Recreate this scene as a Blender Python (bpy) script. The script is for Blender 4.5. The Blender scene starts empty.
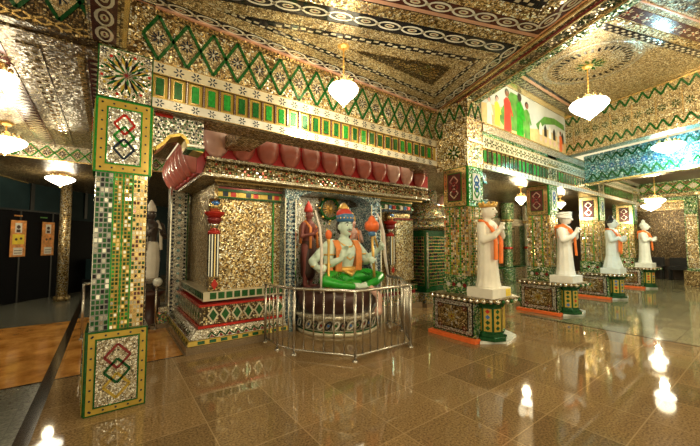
import bpy, bmesh, math, random
from mathutils import Vector, Matrix
random.seed(7)
S = bpy.context.scene
COL = S.collection
PI = math.pi

# ------------------------------------------------------------------ materials
MATS = {}
def _new(name):
    m = bpy.data.materials.new(name); m.use_nodes = True
    nt = m.node_tree; nt.nodes.clear()
    out = nt.nodes.new('ShaderNodeOutputMaterial'); b = nt.nodes.new('ShaderNodeBsdfPrincipled')
    nt.links.new(b.outputs[0], out.inputs[0])
    MATS[name] = m
    return m, nt, b
def _n(nt, t, **kw):
    n = nt.nodes.new(t)
    for k, v in kw.items(): setattr(n, k, v)
    return n
def _ramp(nt, src, cols, const=True):
    r = _n(nt, 'ShaderNodeValToRGB')
    cr = r.color_ramp; cr.interpolation = 'CONSTANT' if const else 'LINEAR'
    while len(cr.elements) < len(cols): cr.elements.new(1.0)
    for i, c in enumerate(cols):
        cr.elements[i].position = c[0]; cr.elements[i].color = (*c[1], 1)
    nt.links.new(src, r.inputs[0])
    return r
def plain(name, col, rough=.5, metal=0., var=.12, scale=9., emit=0, coat=0., spec=.5):
    m, nt, b = _new(name)
    tc = _n(nt, 'ShaderNodeTexCoord'); no = _n(nt, 'ShaderNodeTexNoise')
    no.inputs['Scale'].default_value = scale; no.inputs['Detail'].default_value = 3
    nt.links.new(tc.outputs['Object'], no.inputs['Vector'])
    lo = tuple(c*(1-var) for c in col); hi = tuple(min(1, c*(1+var)) for c in col)
    r = _ramp(nt, no.outputs['Fac'], [(.3, lo), (.7, hi)], False)
    nt.links.new(r.outputs[0], b.inputs['Base Color'])
    b.inputs['Roughness'].default_value = rough; b.inputs['Metallic'].default_value = metal
    b.inputs['Coat Weight'].default_value = coat; b.inputs['Specular IOR Level'].default_value = spec
    if emit:
        nt.links.new(r.outputs[0], b.inputs['Emission Color']); b.inputs['Emission Strength'].default_value = emit
    return m
def mosaic(name, scale, cols, k=.35, rough=.28, metal=.6, grout=(.03, .02, .01), gw=.06, rnd=1.0):
    """small chips of mirror glass: every chip has its own colour and its own tilt, dark joints between"""
    m, nt, b = _new(name)
    tc = _n(nt, 'ShaderNodeTexCoord')
    v = _n(nt, 'ShaderNodeTexVoronoi'); v.inputs['Scale'].default_value = scale
    e = _n(nt, 'ShaderNodeTexVoronoi', feature='DISTANCE_TO_EDGE'); e.inputs['Scale'].default_value = scale
    nt.links.new(tc.outputs['Object'], v.inputs['Vector']); nt.links.new(tc.outputs['Object'], e.inputs['Vector'])
    v.inputs['Randomness'].default_value = rnd; e.inputs['Randomness'].default_value = rnd
    sep = _n(nt, 'ShaderNodeSeparateColor'); nt.links.new(v.outputs['Color'], sep.inputs[0])
    r = _ramp(nt, sep.outputs[0], cols)
    lt = _n(nt, 'ShaderNodeMath', operation='LESS_THAN'); lt.inputs[1].default_value = gw
    nt.links.new(e.outputs['Distance'], lt.inputs[0])
    mx = _n(nt, 'ShaderNodeMix', data_type='RGBA')
    nt.links.new(lt.outputs[0], mx.inputs['Factor']); nt.links.new(r.outputs[0], mx.inputs[6]); mx.inputs[7].default_value = (*grout, 1)
    nt.links.new(mx.outputs[2], b.inputs['Base Color'])
    sub = _n(nt, 'ShaderNodeVectorMath', operation='SUBTRACT'); sub.inputs[1].default_value = (.5, .5, .5)
    nt.links.new(v.outputs['Color'], sub.inputs[0])
    sc = _n(nt, 'ShaderNodeVectorMath', operation='SCALE'); sc.inputs['Scale'].default_value = k
    nt.links.new(sub.outputs[0], sc.inputs[0])
    g = _n(nt, 'ShaderNodeNewGeometry')
    ad = _n(nt, 'ShaderNodeVectorMath', operation='ADD')
    nt.links.new(g.outputs['Normal'], ad.inputs[0]); nt.links.new(sc.outputs[0], ad.inputs[1])
    nm = _n(nt, 'ShaderNodeVectorMath', operation='NORMALIZE'); nt.links.new(ad.outputs[0], nm.inputs[0])
    nt.links.new(nm.outputs[0], b.inputs['Normal'])
    b.inputs['Roughness'].default_value = rough; b.inputs['Metallic'].default_value = metal
    return m
def stone_floor(name, c1, c2, joint, tx, ty, ox, oy, rough=.1, jw=.006, scale=60, big=1.5):
    m, nt, b = _new(name)
    g = _n(nt, 'ShaderNodeNewGeometry'); sep = _n(nt, 'ShaderNodeSeparateXYZ')
    nt.links.new(g.outputs['Position'], sep.inputs[0])
    def joint_mask(src, t, o):
        a = _n(nt, 'ShaderNodeMath', operation='SUBTRACT'); a.inputs[1].default_value = o; nt.links.new(src, a.inputs[0])
        f = _n(nt, 'ShaderNodeMath', operation='FLOORED_MODULO'); f.inputs[1].default_value = t; nt.links.new(a.outputs[0], f.inputs[0])
        l = _n(nt, 'ShaderNodeMath', operation='LESS_THAN'); l.inputs[1].default_value = jw; nt.links.new(f.outputs[0], l.inputs[0])
        fl = _n(nt, 'ShaderNodeMath', operation='DIVIDE'); fl.inputs[1].default_value = t; nt.links.new(a.outputs[0], fl.inputs[0])
        fq = _n(nt, 'ShaderNodeMath', operation='FLOOR'); nt.links.new(fl.outputs[0], fq.inputs[0])
        return l.outputs[0], fq.outputs[0]
    mx_, ix = joint_mask(sep.outputs[0], tx, ox); my_, iy = joint_mask(sep.outputs[1], ty, oy)
    mm = _n(nt, 'ShaderNodeMath', operation='MAXIMUM'); nt.links.new(mx_, mm.inputs[0]); nt.links.new(my_, mm.inputs[1])
    no = _n(nt, 'ShaderNodeTexNoise'); no.inputs['Scale'].default_value = scale; no.inputs['Detail'].default_value = 6; no.inputs['Roughness'].default_value = .7
    nt.links.new(g.outputs['Position'], no.inputs['Vector'])
    r = _ramp(nt, no.outputs['Fac'], [(.36, c1), (.64, c2)], False)
    # slab to slab variation
    cb = _n(nt, 'ShaderNodeCombineXYZ'); nt.links.new(ix, cb.inputs[0]); nt.links.new(iy, cb.inputs[1])
    wn = _n(nt, 'ShaderNodeTexWhiteNoise'); nt.links.new(cb.outputs[0], wn.inputs['Vector'])
    mr = _n(nt, 'ShaderNodeMapRange'); mr.inputs[3].default_value = .78; mr.inputs[4].default_value = 1.15
    nt.links.new(wn.outputs['Value'], mr.inputs[0])
    mul = _n(nt, 'ShaderNodeMix', data_type='RGBA', blend_type='MULTIPLY'); mul.inputs['Factor'].default_value = 1
    nt.links.new(r.outputs[0], mul.inputs[6]); nt.links.new(mr.outputs[0], mul.inputs[7])
    fin = _n(nt, 'ShaderNodeMix', data_type='RGBA'); nt.links.new(mm.outputs[0], fin.inputs['Factor'])
    nt.links.new(mul.outputs[2], fin.inputs[6]); fin.inputs[7].default_value = (*joint, 1)
    nt.links.new(fin.outputs[2], b.inputs['Base Color'])
    n2 = _n(nt, 'ShaderNodeTexNoise'); n2.inputs['Scale'].default_value = big; nt.links.new(g.outputs['Position'], n2.inputs['Vector'])
    rr = _n(nt, 'ShaderNodeMapRange'); rr.inputs[3].default_value = rough*.6; rr.inputs[4].default_value = rough*1.5
    nt.links.new(n2.outputs['Fac'], rr.inputs[0]); nt.links.new(rr.outputs[0], b.inputs['Roughness'])
    b.inputs['Specular IOR Level'].default_value = .5
    return m

GOLDC = [(0, (.16, .09, .03)), (.22, (.50, .33, .12)), (.5, (.80, .60, .28)), (.75, (.95, .85, .58)), (.93, (.98, .96, .85))]
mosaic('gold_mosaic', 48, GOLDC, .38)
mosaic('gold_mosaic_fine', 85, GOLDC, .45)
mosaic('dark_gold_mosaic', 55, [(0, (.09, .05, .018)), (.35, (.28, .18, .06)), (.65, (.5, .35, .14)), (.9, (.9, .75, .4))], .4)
mosaic('silver_mosaic', 60, [(0, (.3, .27, .2)), (.25, (.62, .58, .46)), (.6, (.86, .83, .72)), (.85, (.97, .96, .9))], .4)
mosaic('cream_mosaic', 75, [(0, (.42, .33, .2)), (.25, (.7, .62, .44)), (.6, (.88, .82, .66)), (.85, (.97, .95, .85))], .35, .25, .55)
mosaic('tan_mosaic', 60, [(0, (.25, .17, .07)), (.25, (.52, .38, .18)), (.55, (.72, .57, .31)), (.84, (.92, .84, .6))], .3, .32, .45)
mosaic('green_mosaic', 50, [(0, (.02, .10, .03)), (.3, (.06, .28, .08)), (.55, (.35, .5, .18)), (.75, (.75, .72, .4)), (.9, (.9, .95, .85))], .5)
mosaic('teal_mosaic', 42, [(0, (.04, .12, .13)), (.3, (.12, .32, .34)), (.6, (.30, .54, .54)), (.86, (.78, .9, .88))], .5)
mosaic('blue_white_mosaic', 60, [(0, (.05, .10, .16)), (.3, (.2, .38, .42)), (.55, (.6, .72, .72)), (.8, (.93, .95, .93))], .4)
mosaic('mixed_mosaic', 55, [(0, (.05, .04, .02)), (.2, (.1, .3, .1)), (.38, (.5, .1, .06)), (.5, (.75, .55, .2)), (.75, (.9, .85, .7)), (.92, (.2, .3, .45))], .5)
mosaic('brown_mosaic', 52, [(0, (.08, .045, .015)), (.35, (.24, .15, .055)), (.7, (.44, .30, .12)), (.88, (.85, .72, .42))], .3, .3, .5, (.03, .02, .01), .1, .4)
mosaic('speckled_gold', 34, [(0, (.13, .08, .03)), (.25, (.46, .33, .14)), (.55, (.72, .57, .29)), (.84, (.95, .88, .62))], .22, .32, .45, (.05, .03, .012), .11, .35)
plain('green_glass', (.012, .095, .018), .14, .2, .4, 30)
plain('bright_green_glass', (.02, .25, .03), .14, .2, .35, 30)
plain('dark_green_glass', (.008, .075, .02), .12, .3, .3, 30)
plain('black_glass', (.012, .012, .016), .12, .2)
plain('blue_black_glass', (.015, .03, .055), .12, .2)
plain('red_glass', (.5, .03, .02), .15, .3)
plain('dark_red_glass', (.22, .03, .03), .15, .3)
plain('blue_glass', (.05, .16, .42), .15, .3)
plain('yellow_tile', (.52, .36, .06), .2, .35)
plain('cream_tile', (.64, .57, .41), .22, .3)
plain('white_tile', (.76, .73, .64), .18, .3)
plain('mirror_tile', (.88, .86, .76), .1, .95)
plain('gold_mirror', (.85, .63, .28), .14, .95)
plain('gold_trim', (.72, .52, .22), .25, .8)
plain('pink_trim', (.75, .42, .30), .3, .5)
plain('maroon_glass', (.10, .03, .025), .2, .4)
plain('grey_mirror', (.30, .31, .28), .25, .6)
plain('steel', (.56, .53, .47), .26, .95)
plain('pink_petal', (.62, .19, .16), .3, 0, .15, 6, 0, .5)
plain('petal_pink_pale', (.92, .55, .50), .3, 0, .1, 6, 0, .5)
plain('petal_red', (.62, .04, .05), .35)
plain('orange_paint', (.80, .15, .03), .45)
plain('orange_cloth', (.88, .20, .03), .6)
plain('statue_white', (.82, .78, .68), .4, 0, .06)
plain('statue_cool_white', (.74, .80, .76), .4, 0, .06)
plain('statue_pale', (.80, .80, .76), .45, 0, .06)
plain('jade_skin', (.64, .78, .66), .35, 0, .08, 6, 0, .3)
plain('orange_shawl', (.82, .27, .07), .5)
plain('silk_green', (.015, .34, .02), .3, .1, .3, 14, 0, .3)
plain('gold_paint', (.75, .45, .12), .35, .5)
plain('blue_paint', (.06, .18, .36), .4)
plain('red_paint', (.60, .05, .03), .4)
plain('hair_black', (.02, .017, .015), .4)
plain('lip_red', (.5, .12, .08), .4)
plain('eye_white', (.85, .85, .8), .3)
plain('brown_skin', (.28, .12, .07), .45)
plain('dark_skin', (.05, .035, .03), .45)
plain('red_skin', (.22, .06, .05), .45)
plain('pink_skin', (.72, .42, .33), .45)
plain('maroon_rock', (.055, .02, .014), .4, 0, .4, 5)
plain('ivory_staff', (.80, .70, .62), .4)
plain('granite_kerb', (.20, .14, .08), .2, 0, .3, 60)
plain('marble_base', (.70, .72, .66), .25, 0, .2, 20)
plain('dark_board', (.004, .004, .005), .6, 0, .1, 5, 0, 0, .08)
plain('dark_teal_wall', (.016, .034, .038), .6, 0, .2, 2, 0, 0, .1)
plain('dark_brown', (.05, .03, .015), .5, 0, .3, 3)
plain('poster_orange', (.72, .30, .08), .6, 0, .35, 12)
plain('poster_yellow', (.85, .65, .05), .6)
plain('poster_white', (.8, .75, .65), .6)
plain('poster_dark', (.08, .04, .03), .6)
plain('sky_paint', (.55, .60, .58), .5, 0, .15, 2)
plain('leaf_paint', (.10, .28, .05), .5, 0, .4, 6)
plain('sand_paint', (.62, .45, .20), .5, 0, .3, 5)
plain('lamp_glass', (1.0, .90, .72), .3, 0, .02, 3, 9.0)
plain('lamp_glass_cool', (.86, .95, 1.0), .3, 0, .02, 3, 9.0)
plain('tube_glow', (.35, .85, 1.0), .3, 0, .02, 3, 14.0)
plain('dark_metal', (.03, .03, .03), .35, .6)
stone_floor('granite_floor', (.10, .06, .026), (.35, .225, .10), (.34, .23, .115), .6, .54, .1, .77, .05, .009)
stone_floor('green_granite_floor', (.09, .085, .045), (.31, .29, .16), (.05, .045, .03), .3, .3, .1, .77, .08, .010)
stone_floor('orange_marble_floor', (.30, .115, .02), (.62, .30, .07), (.33, .16, .04), 1.2, 1.2, -.4, 4.8, .10, .004, 3.2)
stone_floor('grey_floor', (.06, .062, .05), (.17, .17, .135), (.08, .08, .065), .6, .6, 0, 0, .2, .005, 30)
plain('dark_strip', (.03, .02, .012), .12, 0, .3, 30)

# ------------------------------------------------------------------ mesh builder
class Frame:
    def __init__(s, o, u, v):
        s.o = Vector(o); s.u = Vector(u).normalized(); s.v = Vector(v).normalized(); s.n = s.u.cross(s.v)
    def p(s, a, b, h=0): return s.o + s.u*a + s.v*b + s.n*h
def front(x, y, z=0): return Frame((x, y, z), (1, 0, 0), (0, 0, 1))        # faces -y
def leftf(x, y, z=0): return Frame((x, y, z), (0, -1, 0), (0, 0, 1))       # faces -x, u runs towards -y
def rightf(x, y, z=0): return Frame((x, y, z), (0, 1, 0), (0, 0, 1))
def under(x, y, z): return Frame((x, y, z), (1, 0, 0), (0, -1, 0))         # faces down

WORLD = {}
class B:
    def __init__(s): s.v = []; s.f = []; s.m = []; s.mats = []; s.sm = []
    def mi(s, name):
        if name not in s.mats: s.mats.append(name)
        return s.mats.index(name)
    def add(s, vs, fs, mat, smooth=False):
        o = len(s.v); k = s.mi(mat)
        s.v += [tuple(v) for v in vs]
        for f in fs: s.f.append([i+o for i in f]); s.m.append(k); s.sm.append(smooth)
    def box(s, x0, y0, z0, x1, y1, z1, mat):
        vs = [(x, y, z) for z in (z0, z1) for y in (y0, y1) for x in (x0, x1)]
        s.add(vs, [(0, 2, 3, 1), (4, 5, 7, 6), (0, 1, 5, 4), (2, 6, 7, 3), (0, 4, 6, 2), (1, 3, 7, 5)], mat)
    def prism(s, fr, pts, h0, h1, mat):
        n = len(pts)
        vs = [fr.p(a, b, h0) for a, b in pts] + [fr.p(a, b, h1) for a, b in pts]
        s.add(vs, [tuple(range(n-1, -1, -1)), tuple(range(n, 2*n))] + [(i, (i+1) % n, n+(i+1) % n, n+i) for i in range(n)], mat)
    def slab(s, fr, a0, b0, a1, b1, h1, mat, h0=0):
        s.prism(fr, [(a0, b0), (a1, b0), (a1, b1), (a0, b1)], h0, h1, mat)
    def tile(s, fr, a0, b0, a1, b1, h, mat, tilt=0.):
        r = lambda: h + random.uniform(-tilt, tilt)
        c = [(a0, b0), (a1, b0), (a1, b1), (a0, b1)]
        if tilt:
            tx, ty = random.uniform(-tilt, tilt), random.uniform(-tilt, tilt)
            hs = [h+(-tx-ty), h+(tx-ty), h+(tx+ty), h+(-tx+ty)]
        else: hs = [h]*4
        s.add([fr.p(a, b, q) for (a, b), q in zip(c, hs)], [(0, 1, 2, 3)], mat)
    def poly(s, fr, pts, h, mat):
        s.add([fr.p(a, b, h) for a, b in pts], [tuple(range(len(pts)))], mat)
    def bar(s, fr, p, q, w, h, mat, h0=0):
        dx, dy = q[0]-p[0], q[1]-p[1]; l = math.hypot(dx, dy) or 1e-6
        nx, ny = -dy/l*w/2, dx/l*w/2
        pts = [(p[0]-nx, p[1]-ny), (q[0]-nx, q[1]-ny), (q[0]+nx, q[1]+ny), (p[0]+nx, p[1]+ny)]
        if h0 is None: s.poly(fr, pts, h, mat)
        else: s.prism(fr, pts, h0, h, mat)
    def flower(s, fr, a, b, r, h, mat, cen='white_tile', n=8):
        for k in range(n):
            t = 2*PI*k/n; w = PI/n*.75
            s.poly(fr, [(a+r*.28*math.cos(t-w), b+r*.28*math.sin(t-w)), (a+r*.75*math.cos(t-w*.55), b+r*.75*math.sin(t-w*.55)),
                        (a+r*math.cos(t), b+r*math.sin(t)), (a+r*.75*math.cos(t+w*.55), b+r*.75*math.sin(t+w*.55)), (a+r*.28*math.cos(t+w), b+r*.28*math.sin(t+w))], h, mat)
        s.disc(fr, a, b, r*.22, h, cen, 6)
    def disc(s, fr, a, b, r, h, mat, n=10):
        s.poly(fr, [(a+r*math.cos(2*PI*k/n), b+r*math.sin(2*PI*k/n)) for k in range(n)], h, mat)
    def diamond(s, fr, a, b, ru, rv, w, h, mat):
        for (p, q) in (((-ru, 0), (0, -rv)), ((0, -rv), (ru, 0)), ((ru, 0), (0, rv)), ((0, rv), (-ru, 0))):
            s.bar(fr, (a+p[0], b+p[1]), (a+q[0], b+q[1]), w, h, mat)
    def fdiamond(s, fr, a, b, ru, rv, h, mat):
        s.poly(fr, [(a-ru, b), (a, b-rv), (a+ru, b), (a, b+rv)], h, mat)
    def oval(s, fr, c, d, ru, rv, w, h, mat, n=14):
        """ring; d = unit direction of the long axis in frame coordinates"""
        def pt(t, k): 
            x, y = (ru-k)*math.cos(t), (rv-k)*math.sin(t)
            return (c[0]+x*d[0]-y*d[1], c[1]+x*d[1]+y*d[0])
        for i in range(n):
            t0, t1 = 2*PI*i/n, 2*PI*(i+1)/n
            s.poly(fr, [pt(t0, w), pt(t0, 0), pt(t1, 0), pt(t1, w)], h, mat)
    def lathe(s, c, prof, mat, n=24, sx=1, sy=1, fold=0, nf=0, smooth=True):
        vs = []; fs = []
        for (r, z) in prof:
            for k in range(n):
                t = 2*PI*k/n; rr = r*(1+fold*math.cos(nf*t)) if nf else r
                vs.append((c[0]+rr*sx*math.cos(t), c[1]+rr*sy*math.sin(t), c[2]+z))
        m = len(prof)
        for i in range(m-1):
            for k in range(n): fs.append((i*n+k, i*n+(k+1) % n, (i+1)*n+(k+1) % n, (i+1)*n+k))
        fs.append(tuple(range(n-1, -1, -1))); fs.append(tuple(range((m-1)*n, m*n)))
        s.add(vs, fs, mat, smooth)
    def tube(s, pts, r, mat, n=10, smooth=True, closed=False):
        pts = [Vector(p) for p in pts]; m = len(pts)
        rs = r if isinstance(r, (list, tuple)) else [r]*m
        vs = []; up = None
        for i, p in enumerate(pts):
            if closed: d = (pts[(i+1) % m]-pts[i-1])
            else: d = pts[min(i+1, m-1)]-pts[max(i-1, 0)]
            d.normalize()
            if up is None:
                up = Vector((0, 0, 1)) if abs(d.z) < .9 else Vector((1, 0, 0))
            a = d.cross(up)
            if a.length < 1e-4: a = d.cross(Vector((0, 1, .3)))
            a.normalize(); b_ = a.cross(d); up = b_
            for k in range(n):
                t = 2*PI*k/n; vs.append(p + a*rs[i]*math.cos(t) + b_*rs[i]*math.sin(t))
        fs = [(i*n+k, ((i+1) % m)*n+k, ((i+1) % m)*n+(k+1) % n, i*n+(k+1) % n) for i in range(m if closed else m-1) for k in range(n)]
        if not closed: fs += [tuple(range(n)), tuple(range(m*n-1, (m-1)*n-1, -1))]
        s.add(vs, fs, mat, smooth)
    def ball(s, c, r, mat, n=14, m=9, rot=None):
        rx, ry, rz = r if isinstance(r, (list, tuple)) else (r, r, r)
        vs = []; 
        for i in range(1, m):
            ph = PI*i/m
            for k in range(n):
                t = 2*PI*k/n; vs.append(Vector((rx*math.sin(ph)*math.cos(t), ry*math.sin(ph)*math.sin(t), rz*math.cos(ph))))
        vs += [Vector((0, 0, rz)), Vector((0, 0, -rz))]
        if rot is not None: vs = [rot @ v for v in vs]
        vs = [v+Vector(c) for v in vs]
        fs = [(i*n+k, (i+1)*n+k, (i+1)*n+(k+1) % n, i*n+(k+1) % n) for i in range(m-2) for k in range(n)]
        T = (m-1)*n; 
        fs += [(T, k, (k+1) % n) for k in range(n)] + [(T+1, (m-2)*n+(k+1) % n, (m-2)*n+k) for k in range(n)]
        s.add(vs, fs, mat, True)
    def limb(s, pts, rs, mat):
        s.tube(pts, rs, mat, 12)
        for p, r in zip(pts, rs): s.ball(p, r*1.0, mat, 12, 8)
    def build(s, name, parent=None, origin=None):
        me = bpy.data.meshes.new(name)
        o = Vector(origin) if origin is not None else Vector((0, 0, 0))
        me.from_pydata([tuple(Vector(v)-o) for v in s.v], [], s.f)
        for n in s.mats: me.materials.append(MATS[n])
        me.polygons.foreach_set('material_index', s.m)
        me.polygons.foreach_set('use_smooth', s.sm)
        me.update()
        ob = bpy.data.objects.new(name, me); COL.objects.link(ob)
        ob.location = o
        if parent is not None:
            ob.parent = parent; ob.location = o - WORLD.get(parent.name, Vector(parent.location))
        WORLD[ob.name] = o
        return ob

def tag(o, label, cat, group=None, kind=None):
    o['label'] = label; o['category'] = cat
    if group: o['group'] = group
    if kind: o['kind'] = kind
    return o
def thing(name, loc, label, cat, group=None):
    o = bpy.data.objects.new(name, None); COL.objects.link(o); o.location = loc
    o.empty_display_size = .1
    return tag(o, label, cat, group)
def struct(b, name, label=None, cat='setting'):
    o = b.build(name); o['kind'] = 'structure'
    if label: o['label'] = label; o['category'] = cat
    return o
def melt(o, voxel, it=6):
    """fuse overlapping body shapes into one continuous skin"""
    m = o.modifiers.new('fuse', 'REMESH'); m.mode = 'VOXEL'; m.voxel_size = voxel; m.use_smooth_shade = True
    s_ = o.modifiers.new('soften', 'SMOOTH'); s_.factor = .5; s_.iterations = it
    return o

# ------------------------------------------------------------------ shared patterns
def flower_band(b, fr, a0, a1, b0, b1, step, base='white_tile', fl='blue_black_glass', off=0., h=.012):
    b.slab(fr, a0, b0, a1, b1, h, base, -.02)
    mid = (b0+b1)/2; r = (b1-b0)*.42
    a = a0 + off
    while a < a1 - r:
        if a > a0 + r: b.flower(fr, a, mid, r, h+.002, fl, base, 6)
        a += step
    b.slab(fr, a0, b0, a1, b0+.008, h+.006, 'gold_trim'); b.slab(fr, a0, b1-.008, a1, b1, h+.006, 'gold_trim')
def green_tiles(b, fr, a0, a1, b0, b1, step, off=0., wid=.43):
    b.slab(fr, a0, b0, a1, b1, .004, 'yellow_tile', -.02)
    a = a0 + off
    while a < a1 - .03:
        w = step*wid/2
        if a - w > a0 and a + w < a1:
            b.slab(fr, a-w*1.25, b0+.02, a+w*1.25, b1-.015, .007, 'gold_mirror')
            b.slab(fr, a-w, b0+.035, a+w, b1-.03, .016, 'bright_green_glass' if random.random() < .4 else 'green_glass')
        q = a + step/2
        if q < a1-.01: b.slab(fr, q-.013, b0, q+.013, b1, .02, 'maroon_glass'); b.slab(fr, q-.004, b0, q+.004, b1, .023, 'mirror_tile')
        a += step
def lattice(b, fr, a0, a1, b0, b1, step, off=0., base='gold_mosaic', fl='blue_black_glass', bar='green_glass', w=.03):
    """rows of tall green diamonds with a flower in each"""
    b.slab(fr, a0, b0, a1, b1, .004, base, -.02)
    mid = (b0+b1)/2; hv = (b1-b0)/2*.98; a = a0 + off; hu = step/2
    while a < a1 + hu:
        pts = [(a-hu, mid), (a, mid-hv), (a+hu, mid), (a, mid+hv)]
        inside = a-hu >= a0-.001 and a+hu <= a1+.001
        if inside:
            b.fdiamond(fr, a, mid, hu*.86, hv*.86, .006, 'tan_mosaic')
        for i in range(4):
            p, q = pts[i], pts[(i+1) % 4]
            if p[0] < a0-.001 and q[0] < a0-.001: continue
            lo, hi = min(p[0], q[0]), max(p[0], q[0])
            if lo < a0-.001 or hi > a1+.001: continue
            b.bar(fr, p, q, w, .016, bar)
        if inside: b.flower(fr, a, mid, min(hu, hv)*.56, .009, fl, 'white_tile', 8)
        a += step
def mirror_grid(b, fr, a0, a1, b0, b1, cw, rh, mats, gap=.12, tilt=.0016, base='dark_green_glass'):
    b.slab(fr, a0, b0, a1, b1, .003, base, -.01)
    na = max(1, round((a1-a0)/cw)); nb = max(1, round((b1-b0)/rh)); cw = (a1-a0)/na; rh = (b1-b0)/nb
    for i in range(na):
        for j in range(nb):
            mt = mats[(i, j)] if isinstance(mats, dict) else (mats(i, j) if callable(mats) else random.choice(mats))
            b.tile(fr, a0+cw*(i+gap), b0+rh*(j+gap), a0+cw*(i+1-gap), b0+rh*(j+1-gap), .008, mt, tilt)
def rhombus_panel(b, fr, a0, b0, a1, b1, cols, h=.0, border='yellow_tile', edge='green_glass', inner='silver_mosaic', bw=.06, dot='blue_black_glass'):
    """framed panel: green edge, yellow dotted border, green line, mosaic field with linked rhombi"""
    b.slab(fr, a0, b0, a1, b1, h+.012, edge, -.01)
    e = .014
    b.slab(fr, a0+e, b0+e, a1-e, b1-e, h+.018, border)
    b.slab(fr, a0+bw, b0+bw, a1-bw, b1-bw, h+.024, edge)
    b.slab(fr, a0+bw+e, b0+bw+e, a1-bw-e, b1-bw-e, h+.028, inner)
    m = (e+bw)/2
    def dots(p, q, n):
        for k in range(n):
            t = (k+.5)/n; b.disc(fr, p[0]+(q[0]-p[0])*t, p[1]+(q[1]-p[1])*t, .009, h+.020, dot, 8)
    na = max(2, round((a1-a0)/.085)); nb = max(2, round((b1-b0)/.085))
    dots((a0, b0+m), (a1, b0+m), na); dots((a0, b1-m), (a1, b1-m), na)
    dots((a0+m, b0), (a0+m, b1), nb); dots((a1-m, b0), (a1-m, b1), nb)
    ca = (a0+a1)/2; H = b1-b0-2*bw-2*e; W = a1-a0-2*bw-2*e
    rv = H*.19; ru = W*.32
    for c, k in zip(cols, (1, 0, -1)):
        b.diamond(fr, ca, (b0+b1)/2 + k*rv*1.2, ru, rv, .02, h+.036, c)

# ------------------------------------------------------------------ floor
ZC = 3.83                      # main ceiling
b = B(); b.box(-.42, -5, -.1, 6.8, 4.80, 0, 'granite_floor'); b.box(.84, 4.80, -.1, 6.8, 18, 0, 'granite_floor')
b.box(6.8, 3.3, -.1, 9, 14, 0, 'granite_floor'); struct(b, 'floor')
b = B(); b.box(6.8, -5, -.1, 24, 3.3, -.004, 'green_granite_floor'); b.box(9, 3.3, -.1, 24, 14, -.004, 'green_granite_floor')
b.box(6.78, -5, -.1, 6.83, 3.3, .004, 'dark_strip'); struct(b, 'floor_right')
b = B(); b.box(-.42, 4.80, -.1, .84, 8.3, 0, 'orange_marble_floor'); b.box(-9, 4.82, -.1, -.52, 8.1, 0, 'orange_marble_floor')
b.box(-.42, 4.79, -.1, .84, 4.815, .003, 'dark_strip'); b.box(-9, 4.79, -.1, -.52, 4.82, .003, 'dark_strip'); struct(b, 'floor_left')
b = B(); b.box(-9, -5, -.1, -.52, 4.79, -.002, 'grey_floor'); b.box(-9, 8.1, -.1, -.52, 18, -.002, 'grey_floor'); b.box(-.42, 8.3, -.1, .84, 18, -.002, 'grey_floor')
b.box(-.52, -5, -.1, -.42, 18, .001, 'dark_strip'); struct(b, 'floor_back')

# ------------------------------------------------------------------ ceilings
def clip(poly, p, n):
    """keep the side of the line through p where (q-p).n >= 0"""
    out = []
    for i in range(len(poly)):
        a, c = poly[i], poly[(i+1) % len(poly)]
        da = (a[0]-p[0])*n[0]+(a[1]-p[1])*n[1]; dc = (c[0]-p[0])*n[0]+(c[1]-p[1])*n[1]
        if da >= 0: out.append(a)
        if da*dc < 0:
            t = da/(da-dc); out.append((a[0]+(c[0]-a[0])*t, a[1]+(c[1]-a[1])*t))
    return out
def unit(x, y): l = math.hypot(x, y); return (x/l, y/l)
K = (4.66, 3.65); J = (3.85, 1.595)
dD = unit(J[0]-K[0], J[1]-K[1])           # along the cross rib, towards the viewer
nD = (dD[1], -dD[0]) if (dD[1]*-1 - -dD[0]*0) > 0 else (-dD[1], dD[0])
nD = (-.931, .364)                        # inward (to the left) from the cross rib
dR = (-.937, .35); nR = (.35, .937)       # long rib; nR points to the beam
UZ = Frame((0, 0, ZC), (1, 0, 0), (0, -1, 0))
def cpoly(b, pts, drop, mat, z=ZC, thick=.05):
    fr = Frame((0, 0, z), (1, 0, 0), (0, -1, 0))
    pp = [(x, -y) for x, y in pts]
    # orientation: counter-clockwise in frame coordinates
    ar = sum(pp[i][0]*pp[(i+1) % len(pp)][1]-pp[(i+1) % len(pp)][0]*pp[i][1] for i in range(len(pp)))
    if ar < 0: pp = pp[::-1]
    b.prism(fr, pp, -thick, drop, mat)
BIG = [(-8, -6), (12, -6), (12, 9), (-8, 9)]
def cofferA(i, ib=None):
    ib = i if ib is None else ib
    P = [(.08, -6), (12, -6), (12, 9), (.08, 9)]
    P = clip(P, (0, 3.65-i), (0, -1)); P = clip(P, (K[0]+nD[0]*i, K[1]+nD[1]*i), nD)
    return clip(P, (J[0]+nR[0]*ib, J[1]+nR[1]*ib), nR)
def cofferB(i):
    P = [(.08, -4), (12, -4), (12, 9), (.08, 9)]
    P = clip(P, (J[0]+nD[0]*i, J[1]+nD[1]*i), nD)
    return clip(P, (J[0]-nR[0]*i, J[1]-nR[1]*i), (-nR[0], -nR[1]))
def chain(b, p, d, n, length, inset, step, z, h, ru=.15, rv=.06, ring='white_tile', dot='dark_red_glass', start=.1):
    fr = Frame((0, 0, z), (1, 0, 0), (0, -1, 0))
    dd = (d[0], -d[1]); s = start
    while s < length:
        c = (p[0]+d[0]*s+n[0]*inset, -(p[1]+d[1]*s+n[1]*inset))
        b.oval(fr, c, dd, ru*1.04, rv*1.1, .024, h, ring)
        b.oval(fr, c, dd, ru*.45, rv*.5, .02, h, 'cream_tile', 8)
        b.disc(fr, c[0], c[1], .012, h, dot, 6)
        b.disc(fr, c[0]+dd[0]*step/2, c[1]+dd[1]*step/2, .02, h, 'cream_tile', 6)
        s += step
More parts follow.
